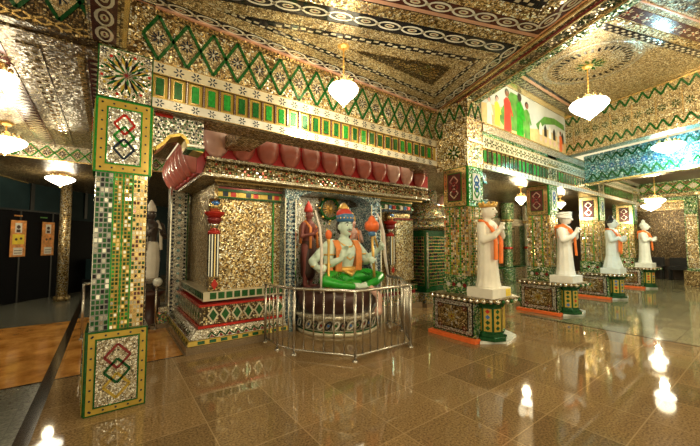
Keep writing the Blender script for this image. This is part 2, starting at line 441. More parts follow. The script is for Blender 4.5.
def dashes(b, p, d, n, length, inset, step, z, h, mat='black_glass', w=.05, start=.06):
    fr = Frame((0, 0, z), (1, 0, 0), (0, -1, 0)); dd = (d[0], -d[1]); nn = (n[0], -n[1]); s = start
    k = 0
    while s < length:
        c = (p[0]+d[0]*s+n[0]*inset, -(p[1]+d[1]*s+n[1]*inset))
        o = w*.35*(1 if k % 2 else -1)
        b.bar(fr, (c[0]-dd[0]*step*.35+nn[0]*o, c[1]-dd[1]*step*.35+nn[1]*o), (c[0]+dd[0]*step*.35+nn[0]*o, c[1]+dd[1]*step*.35+nn[1]*o), w*.8, h, mat, None)
        s += step; k += 1
b = B()
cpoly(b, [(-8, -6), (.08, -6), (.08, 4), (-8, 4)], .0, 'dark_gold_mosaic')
cpoly(b, cofferA(-.001, -.04), .0, 'speckled_gold')
cpoly(b, cofferA(0), .006, 'pink_trim'); cpoly(b, cofferA(.025), .010, 'black_glass'); 
cpoly(b, cofferA(.18, .40), .014, 'tan_mosaic'); cpoly(b, cofferA(.34, .56), .018, 'black_glass'); cpoly(b, cofferA(.42, .64), .022, 'tan_mosaic')
cpoly(b, cofferA(.60, .80), .026, 'dark_gold_mosaic'); cpoly(b, cofferA(.62, .82), .028, 'brown_mosaic')
chain(b, (K[0], 3.65), (-1, 0), (0, -1), 4.5, .105, .26, ZC, .0125, .12, .055, start=.25)
chain(b, K, dD, nD, 1.9, .105, .26, ZC, .0125, .12, .055, start=.3)
# grid band and oval band on the long-rib side
P = cofferA(.025, .03); 
cpoly(b, clip(P, (J[0]+nR[0]*.20, J[1]+nR[1]*.20), (-nR[0], -nR[1])), .012, 'gold_mosaic')
cpoly(b, clip(cofferA(.18, .19), (J[0]+nR[0]*.38, J[1]+nR[1]*.38), (-nR[0], -nR[1])), .0135, 'black_glass')
chain(b, J, dR, nR, 3.6, .29, .27, ZC, .0145, .13, .06, start=.35)
dashes(b, (J[0], J[1]), dR, nR, 3.0, .12, .05, ZC, .0135, 'dark_gold_mosaic', .07, .05)
dashes(b, (K[0], 3.65), (-1, 0), (0, -1), 4.0, .38, .075, ZC, .0195, 'cream_tile', .035, .55)
dashes(b, K, dD, nD, 1.7, .38, .075, ZC, .0195, 'cream_tile', .035, .55)
dashes(b, J, dR, nR, 2.9, .60, .085, ZC, .0195, 'cream_tile', .04, .55)
# field of scrolls in the coffer
fr = UZ
def inside(poly, x, y):
    c = False
    for i in range(len(poly)):
        a, d = poly[i], poly[i-1]
        if (a[1] > y) != (d[1] > y) and x < (d[0]-a[0])*(y-a[1])/(d[1]-a[1])+a[0]: c = not c
    return c
F = cofferA(.68, .88)
if len(F) > 2:
    for i in range(40):
        for j in range(30):
            x, y = .5+i*.10+(.05 if j % 2 else 0), 1.7+j*.075
            if inside(F, x, y): b.oval(fr, (x, -y), (.8, .6), .043, .03, .012, .030, 'gold_mirror', 8)
# second coffer, towards the viewer
cpoly(b, cofferB(-.001), .001, 'speckled_gold')
cpoly(b, cofferB(.0), .006, 'pink_trim'); cpoly(b, cofferB(.03), .010, 'maroon_glass'); cpoly(b, cofferB(.19), .014, 'gold_mosaic')
cpoly(b, cofferB(.36), .018, 'black_glass'); cpoly(b, cofferB(.46), .022, 'speckled_gold'); cpoly(b, cofferB(.62), .026, 'black_glass'); cpoly(b, cofferB(.70), .03, 'brown_mosaic')
chain(b, J, dR, (-nR[0], -nR[1]), 3.8, .11, .27, ZC, .0125, .125, .06, start=.25)
chain(b, J, dD, nD, 2.5, .11, .27, ZC, .0125, .125, .06, start=.25)
dashes(b, J, dR, (-nR[0], -nR[1]), 3.6, .41, .08, ZC, .0195, 'cream_tile', .04, .5)
dashes(b, J, dD, nD, 2.4, .41, .08, ZC, .0195, 'cream_tile', .04, .5)
# soffit of the cross rib, with rosettes
e1 = (5.17, 3.51); 
strip = clip(clip(BIG, K, (-nD[0], -nD[1])), (K[0]-nD[0]*.47, K[1]-nD[1]*.47), nD)
strip = clip(strip, (0, 3.9), (0, -1)); strip = clip(strip, (0, -4), (0, 1))
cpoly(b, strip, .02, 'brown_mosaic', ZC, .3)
sp = lambda i, j: clip(clip(strip, (K[0]-nD[0]*i, K[1]-nD[1]*i), (-nD[0], -nD[1])), (K[0]-nD[0]*j, K[1]-nD[1]*j), nD)
cpoly(b, sp(.0, .03), .035, 'gold_trim'); cpoly(b, sp(.10, .115), .03, 'dark_red_glass'); cpoly(b, sp(.13, .15), .03, 'gold_trim'); cpoly(b, sp(.33, .345), .03, 'gold_trim'); cpoly(b, sp(.36, .47), .03, 'green_mosaic')
for k in range(18):
    s_ = .15+k*.27; c = (K[0]-nD[0]*.24+dD[0]*s_, K[1]-nD[1]*.24+dD[1]*s_)
    b.flower(UZ, c[0], -c[1], .085, .024, 'dark_green_glass', 'cream_tile', 8)
struct(b, 'ceiling')

ZB = 4.37                      # higher bay on the right
b = B()
cpoly(b, [(4.0, -4), (8.6, -4), (8.6, 3.05), (4.0, 3.05)], 0, 'tan_mosaic', ZB, .06)
fb = Frame((0, 0, ZB), (1, 0, 0), (0, -1, 0))
for y0, y1, mt, h in ((2.97, 2.86, 'gold_trim', .01), (2.84, 2.68, 'brown_mosaic', .008), (2.66, 2.62, 'pink_trim', .01), (2.60, 2.56, 'black_glass', .008)):
    b.slab(fb, 4.6, -y0, 8.5, -y1, h, mt)
for k in range(30): b.bar(fb, (4.7+k*.13, -2.82), (4.77+k*.13, -2.70), .03, .010, 'cream_tile', None)
# bands running at an angle on the near side
dc = unit(1.97, -.65); nc = (-dc[1], dc[0])
def cband(o0, o1, mat, h, L=3.2):
    p = (5.0-.35*dc[0], 1.52-.35*-dc[1]*-1)
    p = (5.0, 1.47)
    q = lambda s, o: (p[0]+dc[0]*s-nc[0]*o, -(p[1]+dc[1]*s-nc[1]*o))
    b.prism(fb, [q(-.6, o1), q(L, o1), q(L, o0), q(-.6, o0)][::1], 0, h, mat)
cband(0, .10, 'black_glass', .006); cband(.12, .22, 'gold_mosaic', .006); cband(.24, .42, 'maroon_glass', .006); cband(.50, .52, 'pink_trim', .01); cband(.56, .9, 'brown_mosaic', .006)
for k in range(26):
    for o in (.03, .07):
        s_ = -.5+k*.13+(.06 if o > .05 else 0); x, y = 5.0+dc[0]*s_-nc[0]*o, 1.47+dc[1]*s_-nc[1]*o
        b.bar(fb, (x-.03*dc[0], -(y-.03*dc[1])), (x+.03*dc[0], -(y+.03*dc[1])), .03, .008, 'cream_tile', None)
    x, y = 5.0+dc[0]*(-.5+k*.19)-nc[0]*.33, 1.47+dc[1]*(-.5+k*.19)-nc[1]*.33
    b.flower(fb, x, -y, .07, .008, 'cream_tile', 'red_glass', 6)
# medallion
mc = (6.22, -1.80)
b.disc(fb, *mc, .67, .003, 'cream_mosaic', 40); b.disc(fb, *mc, .60, .005, 'tan_mosaic', 40)
for k in range(36):
    t = 2*PI*k/36; b.bar(fb, (mc[0]+.42*math.cos(t), mc[1]+.44*math.sin(t)), (mc[0]+.53*math.cos(t), mc[1]+.53*math.sin(t)), .035, .008, 'black_glass', None)
b.disc(fb, *mc, .40, .006, 'gold_mosaic_fine', 30); b.flower(fb, *mc, .22, .009, 'green_glass', 'white_tile', 10)
for r_ in range(1, 5):
    for k in range(30+8*r_):
        t = 2*PI*k/(30+8*r_)+r_*.1; rr = .70+.14*r_; x, y = mc[0]+rr*math.cos(t), mc[1]+rr*math.sin(t)
        if 1.55-.33*(x-5.0) < -y < 2.54 and 4.9 < x < 8.2: b.bar(fb, (x-.02, y-.03), (x+.02, y+.03), .02, .004, 'brown_mosaic', None)
struct(b, 'ceiling_right')

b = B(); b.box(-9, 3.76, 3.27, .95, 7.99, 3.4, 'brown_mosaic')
fl_ = under(0, 0, 3.27)
for x0, mt in ((-3.2, 'brown_mosaic'), (-2.5, 'speckled_gold'), (-1.75, 'brown_mosaic'), (-1.55, 'speckled_gold'), (-1.05, 'maroon_glass'), (-.72, 'brown_mosaic'), (-.3, 'gold_trim'), (-.22, 'maroon_glass')):
    w = {'gold_trim': .05, 'maroon_glass': .22}.get(mt, .16)
    b.slab(fl_, x0, -7.9, x0+w, -4.0, .012, mt)
    if mt == 'maroon_glass':
        for k in range(30): b.bar(fl_, (x0+.02, -7.8+k*.13), (x0+w-.02, -7.73+k*.13), .025, .016, 'cream_tile', None); b.bar(fl_, (x0+w-.02, -7.73+k*.13), (x0+.02, -7.67+k*.13), .025, .016, 'cream_tile', None)
    else:
        for k in range(46): b.disc(fl_, x0+w*.3+(w*.4 if k % 2 else 0), -7.85+k*.083, .022, .016, 'gold_mirror', 6)
struct(b, 'ceiling_left')
b = B()
cpoly(b, [(-9, 8.22), (6, 8.22), (6, 18), (-.1, 18), (-2.05, 10.6), (-2.6, 8.5), (-9, 8.5)], 0, 'brown_mosaic', 3.0, .1)
fr = Frame((-2.05, 10.6, 2.985), unit(.27, 1)+(0,), (0, 0, 1)); b.slab(fr, -2.0, 0, 7, .05, .05, 'gold_trim', -.03)
struct(b, 'ceiling_back')
# lower ceiling behind the pillar row
b = B(); b.box(5.0, 3.55, 2.95, 24, 9, 3.05, 'brown_mosaic'); b.box(9.7, -4, 3.45, 24, 3.4, 3.55, 'dark_brown'); struct(b, 'ceiling_aisle')

# ------------------------------------------------------------------ near pillar
PX0, PX1, PY = -.12, .30, 3.65
pil = thing('mosaic_pillar', (.09, PY+.21, 0), 'tall green and silver mirror-mosaic pillar standing nearest the viewer on the left', 'pillar')
b = B(); f = front(-.125, PY-.02); b.box(-.115, PY-.01, 0, .325, PY+.43, .705, 'silver_mosaic')
rhombus_panel(b, f, 0, 0, .45, .71, ['dark_red_glass', 'dark_green_glass', 'yellow_tile'], .0, 'yellow_tile', 'green_glass', 'cream_mosaic', .062)
fl = leftf(-.125, PY+.43); rhombus_panel(b, fl, 0, 0, .43, .71, ['dark_red_glass', 'dark_green_glass', 'yellow_tile'], 0, 'yellow_tile', 'green_glass', 'cream_mosaic', .062)
b.build('base_panel', pil)
b = B(); b.box(-.10, PY+.01, .70, .285, PY+.40, 2.13, 'dark_green_glass')
f = front(-.105, PY+.005)
mirror_grid(b, f, 0, .125, .71, 2.12, .03, .045, ['dark_green_glass', 'green_glass', 'steel', 'dark_green_glass', 'black_glass', 'mirror_tile', 'green_glass'], .13, .0018, 'grey_mirror')
mirror_grid(b, f, .135, .27, .71, 2.12, .027, .035, ['dark_green_glass', 'green_glass', 'bright_green_glass', 'mirror_tile', 'gold_mirror', 'green_glass', 'dark_green_glass'], .15, .0016, 'yellow_tile')
mirror_grid(b, f, .28, .39, .71, 2.12, .0275, .04, ['gold_mirror', 'cream_tile', 'dark_green_glass', 'maroon_glass', 'mirror_tile', 'brown_mosaic'], .15, .0016, 'gold_trim')
for a in (.130, .202, .275): b.slab(f, a-.006, .71, a+.006, 2.12, .014, 'bright_green_glass')
f = leftf(-.105, PY+.40); mirror_grid(b, f, 0, .39, .71, 2.12, .035, .045, ['mirror_tile', 'dark_green_glass', 'green_glass', 'steel'], .2, .0012, 'mirror_tile')
f = rightf(.29, PY+.01); mirror_grid(b, f, 0, .39, .71, 2.12, .035, .045, ['mirror_tile', 'gold_mirror', 'green_glass'], .13, .0018, 'black_glass')
b.build('shaft', pil)
b = B(); b.box(-.115, PY, 2.12, .295, PY+.41, 2.80, 'silver_mosaic'); f = front(-.125, PY-.005)
rhombus_panel(b, f, 0, 2.12, .425, 2.80, ['red_glass', 'bright_green_glass', 'blue_black_glass'], 0, 'yellow_tile', 'bright_green_glass', 'silver_mosaic', .075)
rhombus_panel(b, leftf(-.12, PY+.41), 0, 2.12, .41, 2.80, ['red_glass', 'bright_green_glass', 'blue_black_glass'], 0, 'yellow_tile', 'bright_green_glass', 'silver_mosaic', .075)
rhombus_panel(b, rightf(.30, PY), 0, 2.12, .41, 2.80, ['red_glass', 'bright_green_glass', 'blue_black_glass'], 0, 'yellow_tile', 'bright_green_glass', 'silver_mosaic', .075)
b.build('capital_panel', pil)
b = B(); b.box(-.125, PY-.005, 2.80, .295, PY+.41, 3.31, 'gold_mosaic'); f = front(-.13, PY-.012, 2.80)
b.slab(f, 0, 0, .43, .48, .01, 'green_glass'); b.slab(f, .012, .012, .418, .468, .016, 'cream_mosaic')
for r_, n_, mt, hh in ((.205, 18, 'dark_green_glass', .017), (.17, 14, 'yellow_tile', .0185), (.15, 12, 'black_glass', .020), (.115, 10, 'white_tile', .0215), (.10, 9, 'green_glass', .023), (.06, 8, 'mirror_tile', .0245)):
    b.flower(f, .215, .24, r_, hh, mt, 'dark_red_glass', n_)
for k in range(18): t = 2*PI*(k+.5)/18; b.disc(f, .215+.185*math.cos(t), .24+.20*math.sin(t), .014, .018, ['red_glass', 'yellow_tile', 'green_glass'][k % 3], 6)
for ca, cb in ((.045, .05), (.385, .05), (.045, .43), (.385, .43)): b.flower(f, ca, cb, .032, .02, 'blue_black_glass', 'white_tile', 6)
b.build('top_block', pil)
# scalloped bracket on its right side
b = B(); f = front(.30, PY+.12, 0)
pts = [(0, 2.80), (0, 2.44), (.05, 2.43), (.12, 2.50), (.17, 2.58), (.28, 2.62), (.33, 2.58), (.36, 2.49), (.50, 2.47), (.50, 2.80)]
b.prism(f, pts, -.25, 0, 'silver_mosaic')
for i in range(1, 8):
    b.bar(f, pts[i], pts[i+1], .03, .012, 'yellow_tile', -.25)
b.slab(f, .34, 2.47, .51, 2.50, .015, 'green_glass', -.25); b.slab(f, .34, 2.51, .51, 2.53, .015, 'white_tile', -.25)
for i in range(11):
    for j in range(7):
        a, c = .03+i*.044, 2.52+j*.042
        if inside(pts, a, c) and inside(pts, a, c-.035): b.disc(f, a+(.02 if j % 2 else 0), c, .012, .006, random.choice(['dark_green_glass', 'blue_black_glass', 'green_glass']), 6)
b.slab(f, .04, 2.77, .2, 2.80, .012, 'red_glass')
b.build('bracket', pil)

# ------------------------------------------------------------------ beams
def big_beam(name, label, x0, x1, y, off=(0.034, .06)):
    o = thing(name, (x0, y, 2.8), label, 'beam')
    f = front(x0, y); L = x1-x0
    b = B(); b.box(x0, y+.01, 3.27, x1, y+.3, ZC+.02, 'gold_mosaic'); b.box(.08, y+.01, 3.285, x0, y+.3, ZC+.02, 'gold_mosaic'); lattice(b, front(.08, y), 0, x1-.08, 3.285, 3.745, .26, .254)
    b.build('lattice_band', o)
    b = B(); b.slab(f, 0, 3.745, L, 3.80, .02, 'dark_gold_mosaic', -.05); b.slab(f, 0, 3.80, L, 3.825, .045, 'pink_trim', -.05)
    for k in range(int(L/.05)): b.slab(f, k*.05+.01, 3.755, k*.05+.035, 3.79, .024, 'gold_mirror')
    b.build('cornice_trim', o)
    b = B(); flower_band(b, f, 0, L, 3.14, 3.265, .162, 'cream_tile', 'blue_black_glass', off[1], .03); b.build('flower_band', o)
    b = B(); green_tiles(b, f, 0, L, 2.905, 3.14, .162, off[1]); b.build('green_tile_band', o)
    b = B(); flower_band(b, f, 0, L, 2.80, 2.905, .162, 'white_tile', 'blue_black_glass', off[1], .03); b.build('flower_band', o)
    b = B(); b.box(x0, y+.02, 2.80, x1, y+.36, 3.27, 'dark_gold_mosaic'); b.build('beam_core', o)
    return o
big_beam('frieze_beam', 'long green diamond-lattice frieze beam running from the near pillar over the lotus-petal cornice', .30, 4.60, PY)
# lattice beam to the left of the near pillar
o = thing('lattice_beam', (-3, PY, 3.3), 'short dark lattice beam high at the top left, ending at the near pillar', 'beam')
b = B(); b.box(-3.5, PY+.02, 3.30, .08, PY+.1, ZC, 'dark_gold_mosaic'); lattice(b, front(-3.52, PY), 0, 3.38, 3.38, 3.82, .26, .26, 'brown_mosaic', 'blue_black_glass', 'dark_green_glass', .03); b.build('lattice_band', o)
b = B(); f = front(-3.5, PY); b.slab(f, 0, 3.285, 3.36, 3.38, .02, 'brown_mosaic', -.1)
for k in range(26): b.bar(f, (.02+k*.13, 3.30), (.14+k*.13, 3.365), .016, .03, 'gold_trim', .0); b.bar(f, (.02+k*.13, 3.365), (.14+k*.13, 3.30), .016, .03, 'gold_trim', .0)
b.build('edge_trim', o)
# beam from the near pillar towards the viewer
o = thing('soffit_beam', (-.06, 3.4, 3.3), 'ceiling beam with dark oval-chain underside meeting the top of the near pillar', 'beam')
b = B(); b.box(-.2, -3, 3.30, .08, PY-.03, ZC, 'dark_gold_mosaic'); fu = under(0, 0, 3.30)
b.slab(fu, -.2, -3.62, .08, 3, .006, 'speckled_gold'); b.slab(fu, -.17, -3.6, .0, 3, .010, 'maroon_glass'); b.slab(fu, .04, -3.6, .075, 3, .014, 'gold_trim')
b.build('beam_core', o)
b = B(); chain(b, (-.085, 3.55), (0, -1), (0, 1), 3, 0, .26, 3.30, .014, .12, .06); b.build('oval_chain', o)
# right-hand row beam
o = thing('row_beam', (4.98, 3.0, 2.7), 'beam with green tile band above the row of statue pillars, below the mural', 'beam')
f = front(4.98, 3.0); L = 9.6
b = B(); flower_band(b, f, 0, L, 3.06, 3.27, .17, 'cream_tile', 'dark_green_glass', .1, .03)
b.slab(f, 0, 3.27, L, 3.34, .02, 'green_mosaic', -.02); b.slab(f, 0, 3.34, L, 3.47, .035, 'cream_mosaic', -.02); b.slab(f, 0, 3.47, L, 3.49, .06, 'gold_trim', -.02); b.build('flower_band', o)
b = B(); green_tiles(b, f, 0, L, 2.80, 3.06, .15, .08, .55); b.build('green_tile_band', o)
b = B(); flower_band(b, f, 0, L, 2.70, 2.80, .15, 'white_tile', 'blue_black_glass', .08, .03); b.build('flower_band', o)
b = B(); b.box(4.98, 3.02, 2.70, 14.6, 3.4, 3.49, 'dark_gold_mosaic'); b.build('beam_core', o)
b = B(); b.box(4.6, 3.01, 2.70, 4.98, 3.64, 3.95, 'gold_mosaic'); lattice(b, leftf(4.59, 3.64), 0, .62, 3.27, 3.75, .2, .1); lattice(b, front(4.6, 3.0), 0, .38, 3.30, 3.75, .19, .095); b.build('corner_block', o)
# zig-zag fascia closing the high bay on the right
o = thing('zigzag_fascia', (8.5, 3.0, 3.49), 'gold fascia with green zigzags and small flowers on the right of the high ceiling bay', 'beam')
uf = unit(-.75, -2.7); fz = Frame((8.5, 3.0, 0), (uf[0], uf[1], 0), (0, 0, 1)); L = 5.5
b = B(); b.slab(fz, 0, 3.49, L, 4.37, .0, 'tan_mosaic', -.25)
k = 0
while k*.19 < L-.2:
    a = k*.19
    for z0, z1 in ((3.55, 3.71), (4.33, 4.17)):
        b.bar(fz, (a, z0), (a+.095, z1), .03, .014, 'green_glass'); b.bar(fz, (a+.095, z1), (a+.19, z0), .03, .014, 'green_glass')
    if k % 1 == 0: b.flower(fz, a+.095, 3.93, .075, .006, 'dark_green_glass', 'cream_tile', 8)
    if k % 2 == 0: b.slab(fz, a+.186, 3.72, a+.194, 4.16, .008, 'gold_trim')
    k += 1
b.build('zigzag_panel', o)
b = B(); b.slab(fz, 0, 3.47, L, 3.52, .03, 'tan_mosaic', -.25); b.slab(fz, 0, 4.33, L, 4.36, .05, 'gold_trim', -.02); b.build('edge_trim', o)
# teal fascia in the bay behind it
o = thing('teal_fascia', (9.3, 2.98, 2.9), 'teal blue mirrored fascia with green diamonds below the gold zigzag fascia', 'beam')
ft = Frame((9.55, 2.98, 0), (uf[0], uf[1], 0), (0, 0, 1))
b = B(); b.slab(ft, 0, 2.92, 6, 3.62, 0, 'teal_mosaic', -.2)
for k in range(28):
    a = .1+k*.21
    b.bar(ft, (a, 2.98), (a+.105, 3.14), .03, .012, 'green_glass'); b.bar(ft, (a+.105, 3.14), (a+.21, 2.98), .03, .012, 'green_glass')
    b.bar(ft, (a, 3.56), (a+.105, 3.42), .03, .012, 'dark_green_glass'); b.bar(ft, (a+.105, 3.42), (a+.21, 3.56), .03, .012, 'dark_green_glass')
    b.flower(ft, a+.105, 3.27, .075, .006, 'blue_glass', 'white_tile', 8)
b.build('teal_panel', o)
b = B(); b.slab(ft, 0, 2.90, 6, 2.94, .02, 'gold_trim', -.2); b.build('edge_trim', o)
# far frieze in the left aisle
o = thing('aisle_frieze', (-3, 8.0, 3.0), 'bright green diamond frieze across the far end of the left aisle ceiling', 'beam')
b = B(); b.box(-6, 8.01, 2.98, 1.24, 8.2, 3.27, 'dark_gold_mosaic'); lattice(b, front(-6, 8.0), 0, 7, 3.0, 3.24, .215, .1, 'cream_mosaic', 'blue_black_glass', 'bright_green_glass', .02); b.build('lattice_band', o)
b = B(); b.slab(front(-6, 8.0), 0, 2.975, 7, 3.0, .03, 'gold_trim', -.02); b.slab(front(-6, 8.0), 0, 3.24, 7, 3.27, .05, 'cream_mosaic', -.02); b.build('edge_trim', o)

# ------------------------------------------------------------------ mural
mu = thing('wall_mural', (6.7, 3.0, 3.5), 'painted mural with robed figures and arches above the row of statue pillars', 'mural')
f = front(4.98, 2.99)
b = B(); b.slab(f, 0, 3.49, 3.5, 4.37, 0, 'sky_paint', -.05)
b.poly(f, [(0, 3.49), (3.5, 3.49), (3.5, 3.75), (2.6, 3.9), (1.7, 3.75), (.9, 3.95), (0, 3.85)], .002, 'sand_paint')
b.poly(f, [(.5, 3.7), (1.0, 4.3), (1.3, 4.3), (1.7, 3.9), (1.5, 3.6), (.8, 3.55)], .0025, 'leaf_paint')
b.poly(f, [(2.0, 3.9), (2.4, 4.15), (2.9, 4.22), (3.4, 4.18), (3.45, 4.05), (2.9, 4.08), (2.4, 3.98), (2.1, 3.8)], .003, 'leaf_paint')
for k in range(6):
    a = 2.15+k*.22; b.poly(f, [(a, 3.72), (a+.13, 3.72), (a+.13, 3.9), (a+.065, 3.99), (a, 3.9)], .0035, 'hair_black' if k % 2 else 'poster_white'); b.disc(f, a+.065, 3.64, .06, .0036, 'pink_skin')
b.build('painted_panel', mu)
def painted(a, z, s, robe, head='brown_skin', hair='hair_black'):
    b = B(); h = .004
    b.poly(f, [(a-.13*s, z), (a+.13*s, z), (a+.11*s, z+.35*s), (a+.12*s, z+.55*s), (a+.04*s, z+.62*s), (a-.04*s, z+.62*s), (a-.12*s, z+.55*s), (a-.10*s, z+.35*s)], h, robe)
    b.poly(f, [(a+.10*s, z+.56*s), (a+.2*s, z+.33*s), (a+.15*s, z+.31*s), (a+.07*s, z+.48*s)], h+.001, robe)
    b.disc(f, a, z+.71*s, .075*s, h+.001, hair, 12); b.disc(f, a, z+.69*s, .058*s, h+.002, head, 12)
    b.build('painted_figure', mu)
painted(.24, 3.5, .65, 'poster_white', 'pink_skin'); painted(.50, 3.55, .7, 'poster_yellow', 'pink_skin'); painted(.86, 3.5, 1.05, 'red_paint'); painted(1.33, 3.5, 1.1, 'silk_green', 'dark_skin'); painted(1.62, 3.52, .95, 'leaf_paint'); painted(3.2, 3.52, .6, 'orange_paint')

# ------------------------------------------------------------------ shrine: platform, walls, cornice
X0, Y0 = .84, 4.73
prof = [(.02, 0), (.02, .095), (.045, .10), (.055, .16), (.075, .165), (.175, .27), (.20, .275), (.20, .31), (.225, .315), (.235, .565), (.205, .57), (.205, .60), (.27, .635), (.27, .645), (.27, .765), (.29, .77)]
SHR = thing('shrine', (3.2, 5.6, 0), 'gold mosaic shrine with stepped base, lotus-petal cornice and statue alcove behind the railing', 'shrine')
b = B(); b.box(X0+.03, 4.77, 0, 2.3, 7.4, .07, 'granite_kerb'); sh = b.build('stepped_platform', SHR)
def tiers(parent, x0, y0, x1, y1, deco=True):
    """stepped base, open to the right: left and front faces follow the profile"""
    names = ['kerb', 'dash_band', 'zigzag_band', 'red_line', 'diamond_band', 'red_moulding', 'green_square_band']
    seg = [(0, 2, 'granite_kerb'), (2, 4, 'yellow_tile'), (4, 6, 'cream_mosaic'), (6, 8, 'red_glass'), (8, 10, 'speckled_gold'), (10, 12, 'red_glass'), (12, 16, 'cream_tile')]
    for nm, (i0, i1, mt) in zip(names, seg):
        b = B(); pr = prof[i0:i1]
        for k in range(len(pr)-1):
            (d0, z0), (d1, z1) = pr[k], pr[k+1]
            vs = [(x0+d0, y1, z0), (x0+d0, y0+d0, z0), (x1, y0+d0, z0), (x1, y1, z0), (x0+d1, y1, z1), (x0+d1, y0+d1, z1), (x1, y0+d1, z1), (x1, y1, z1)]
            b.add(vs, [(0, 1, 5, 4), (1, 2, 6, 5), (2, 3, 7, 6), (3, 0, 4, 7), (4, 5, 6, 7), (3, 2, 1, 0)], mt)
        if deco:
            d0, z0 = pr[0]; d1, z1 = pr[-1]
            for fr, L in ((front(x0, y0), x1-x0), (leftf(x0, y1), y1-y0)):
                isf = fr.u.x > .5
                def P(a, t, e=.004):   # point on the sloping band face
                    d = d0+(d1-d0)*t; z = z0+(z1-z0)*t
                    return fr.p(a, z, -d+e)
                lim = (lambda a: a > d1+.02) if isf else (lambda a: a < L-d1-.02)
                def q4(a, t, aw, tw, mat): b.add([P(a-aw, t), P(a, t-tw), P(a+aw, t), P(a, t+tw)], [(0, 1, 2, 3)], mat)
                def rc(a, t0, t1, aw, mat): b.add([P(a-aw, t0), P(a+aw, t0), P(a+aw, t1), P(a-aw, t1)], [(0, 1, 2, 3)], mat)
                a = .06
                if nm == 'dash_band':
                    while a < L:
                        if lim(a): rc(a, .15, .85, .045, 'dark_green_glass')
                        a += .15
                if nm == 'green_square_band':
                    d0, z0 = prof[13]; d1, z1 = prof[14]
                    while a < L:
                        if lim(a): rc(a, .12, .9, .045, 'green_glass')
                        a += .115
                if nm == 'diamond_band':
                    while a < L:
                        if lim(a-.05) and lim(a+.05): q4(a, .5, .082, .5, 'cream_tile'); b.add([P(a-.055, .5, .006), P(a, .16, .006), P(a+.055, .5, .006), P(a, .84, .006)], [(0, 1, 2, 3)], 'green_glass')
                        a += .17
                if nm == 'zigzag_band':
                    while a < L-.12:
                        if lim(a-.08) and lim(a+.13):
                            for (p, q) in (((a, .12), (a+.06, .62)), ((a+.06, .62), (a+.12, .12))):
                                v1, v2 = P(p[0]-.012, p[1], .006), P(p[0]+.012, p[1], .006); v3, v4 = P(q[0]+.012, q[1], .006), P(q[0]-.012, q[1], .006)
                                b.add([v1, v2, v3, v4], [(0, 1, 2, 3)], 'dark_green_glass')
                            b.add([P(a+.03, .1, .006), P(a+.09, .1, .006), P(a+.06, .4, .006)], [(0, 1, 2)], 'dark_red_glass')
                        a += .12
        b.build(nm, parent)
tiers(sh, X0, Y0, 2.32, 7.5)

b = B(); b.box(1.27, 5.16, .77, 2.42, 7.4, 2.75, 'gold_mosaic'); wl = b.build('mosaic_wall', SHR)
b = B(); f = leftf(1.265, 7.4)
for i in range(14):
    for j in range(9): b.diamond(f, .15+i*.16+(.08 if j % 2 else 0), .85+j*.16, .075, .08, .006, .004, 'cream_tile')
b.build('diamond_trellis', wl)
b = B(); b.box(.90, 6.75, .0, 1.20, 7.05, 2.5, 'silver_mosaic'); f = front(.90, 6.745); fl = leftf(.895, 7.05)
for k in range(34):
    for q in (.05, .25): b.disc(f, q, .1+k*.07, .022, .006, 'blue_black_glass', 6)
    b.disc(f, .15, .135+k*.07, .03, .006, 'teal_mosaic' if k % 2 else 'white_tile', 6); b.disc(fl, .15, .135+k*.07, .03, .006, 'white_tile', 6)
b.slab(f, 0, 0, .02, 2.5, .015, 'mirror_tile'); b.slab(f, .28, 0, .30, 2.5, .015, 'green_glass'); b.build('corner_post', SHR)
b = B(); b.box(.62, 6.5, 0, .86, 7.3, .08, 'granite_kerb'); b.box(.68, 6.55, .08, .88, 7.25, .26, 'mixed_mosaic'); b.box(.74, 6.6, .26, .90, 7.2, .34, 'cream_mosaic'); b.build('post_base', SHR)
b = B(); f = front(1.27, 5.155)
for k in range(9): b.slab(f, .12+k*.12, 2.19, .20+k*.12, 2.26, .012, ['blue_black_glass', 'red_glass', 'yellow_tile'][k % 3])
b.slab(f, .05, 2.15, 1.15, 2.18, .05, 'dark_green_glass'); b.slab(f, .05, 2.26, 1.15, 2.30, .04, 'green_glass'); b.slab(f, .05, 2.30, 1.15, 2.33, .05, 'dark_red_glass'); b.slab(f, .05, 2.18, 1.15, 2.26, .008, 'yellow_tile')
b.slab(f, .93, .78, .955, 2.15, .02, 'bright_green_glass'); b.build('lintel_band', wl)
def pilaster(parent, x, y, s=1):
    p = B(); p.box(x-.08, y-.08, .77, x+.08, y+.08, .98, 'dark_gold_mosaic'); p.fdiamond(front(x, y-.085), 0, .87, .05, .08, 0, 'red_glass'); p.build('pilaster_foot', parent)
    p = B(); p.box(x-.065, y-.065, .98, x+.065, y+.065, 1.60, 'black_glass')
    for k in (-.04, 0, .04): p.slab(front(x, y-.065), k-.008, .98, k+.008, 1.60, .012, 'mirror_tile' if k else 'gold_mirror')
    for k in (-.04, 0, .04): p.slab(leftf(x-.065, y), k-.008, .98, k+.008, 1.60, .012, 'mirror_tile')
    p.build('pilaster_shaft', parent)
    p = B(); p.lathe((x, y, 1.60), [(.09, 0), (.09, .05), (.065, .06)], 'red_glass', 12); p.lathe((x, y, 1.66), [(.065, 0), (.065, .07), (.08, .09)], 'mirror_tile', 12)
    p.lathe((x, y, 1.75), [(.07, 0), (.10, .05), (.11, .09), (.08, .10)], 'dark_red_glass', 12); p.lathe((x, y, 1.85), [(.09, 0), (.15, .06), (.15, .08)], 'red_glass', 12); p.lathe((x, y, 1.93), [(.08, 0), (.08, .2)], 'gold_mirror', 12)
    p.lathe((x, y-.02, 2.02), [(.06, 0), (.07, .05), (.05, .1)], 'blue_glass', 10)
    p.build('pilaster_capital', parent)
pilaster(wl, 1.26, 5.09)

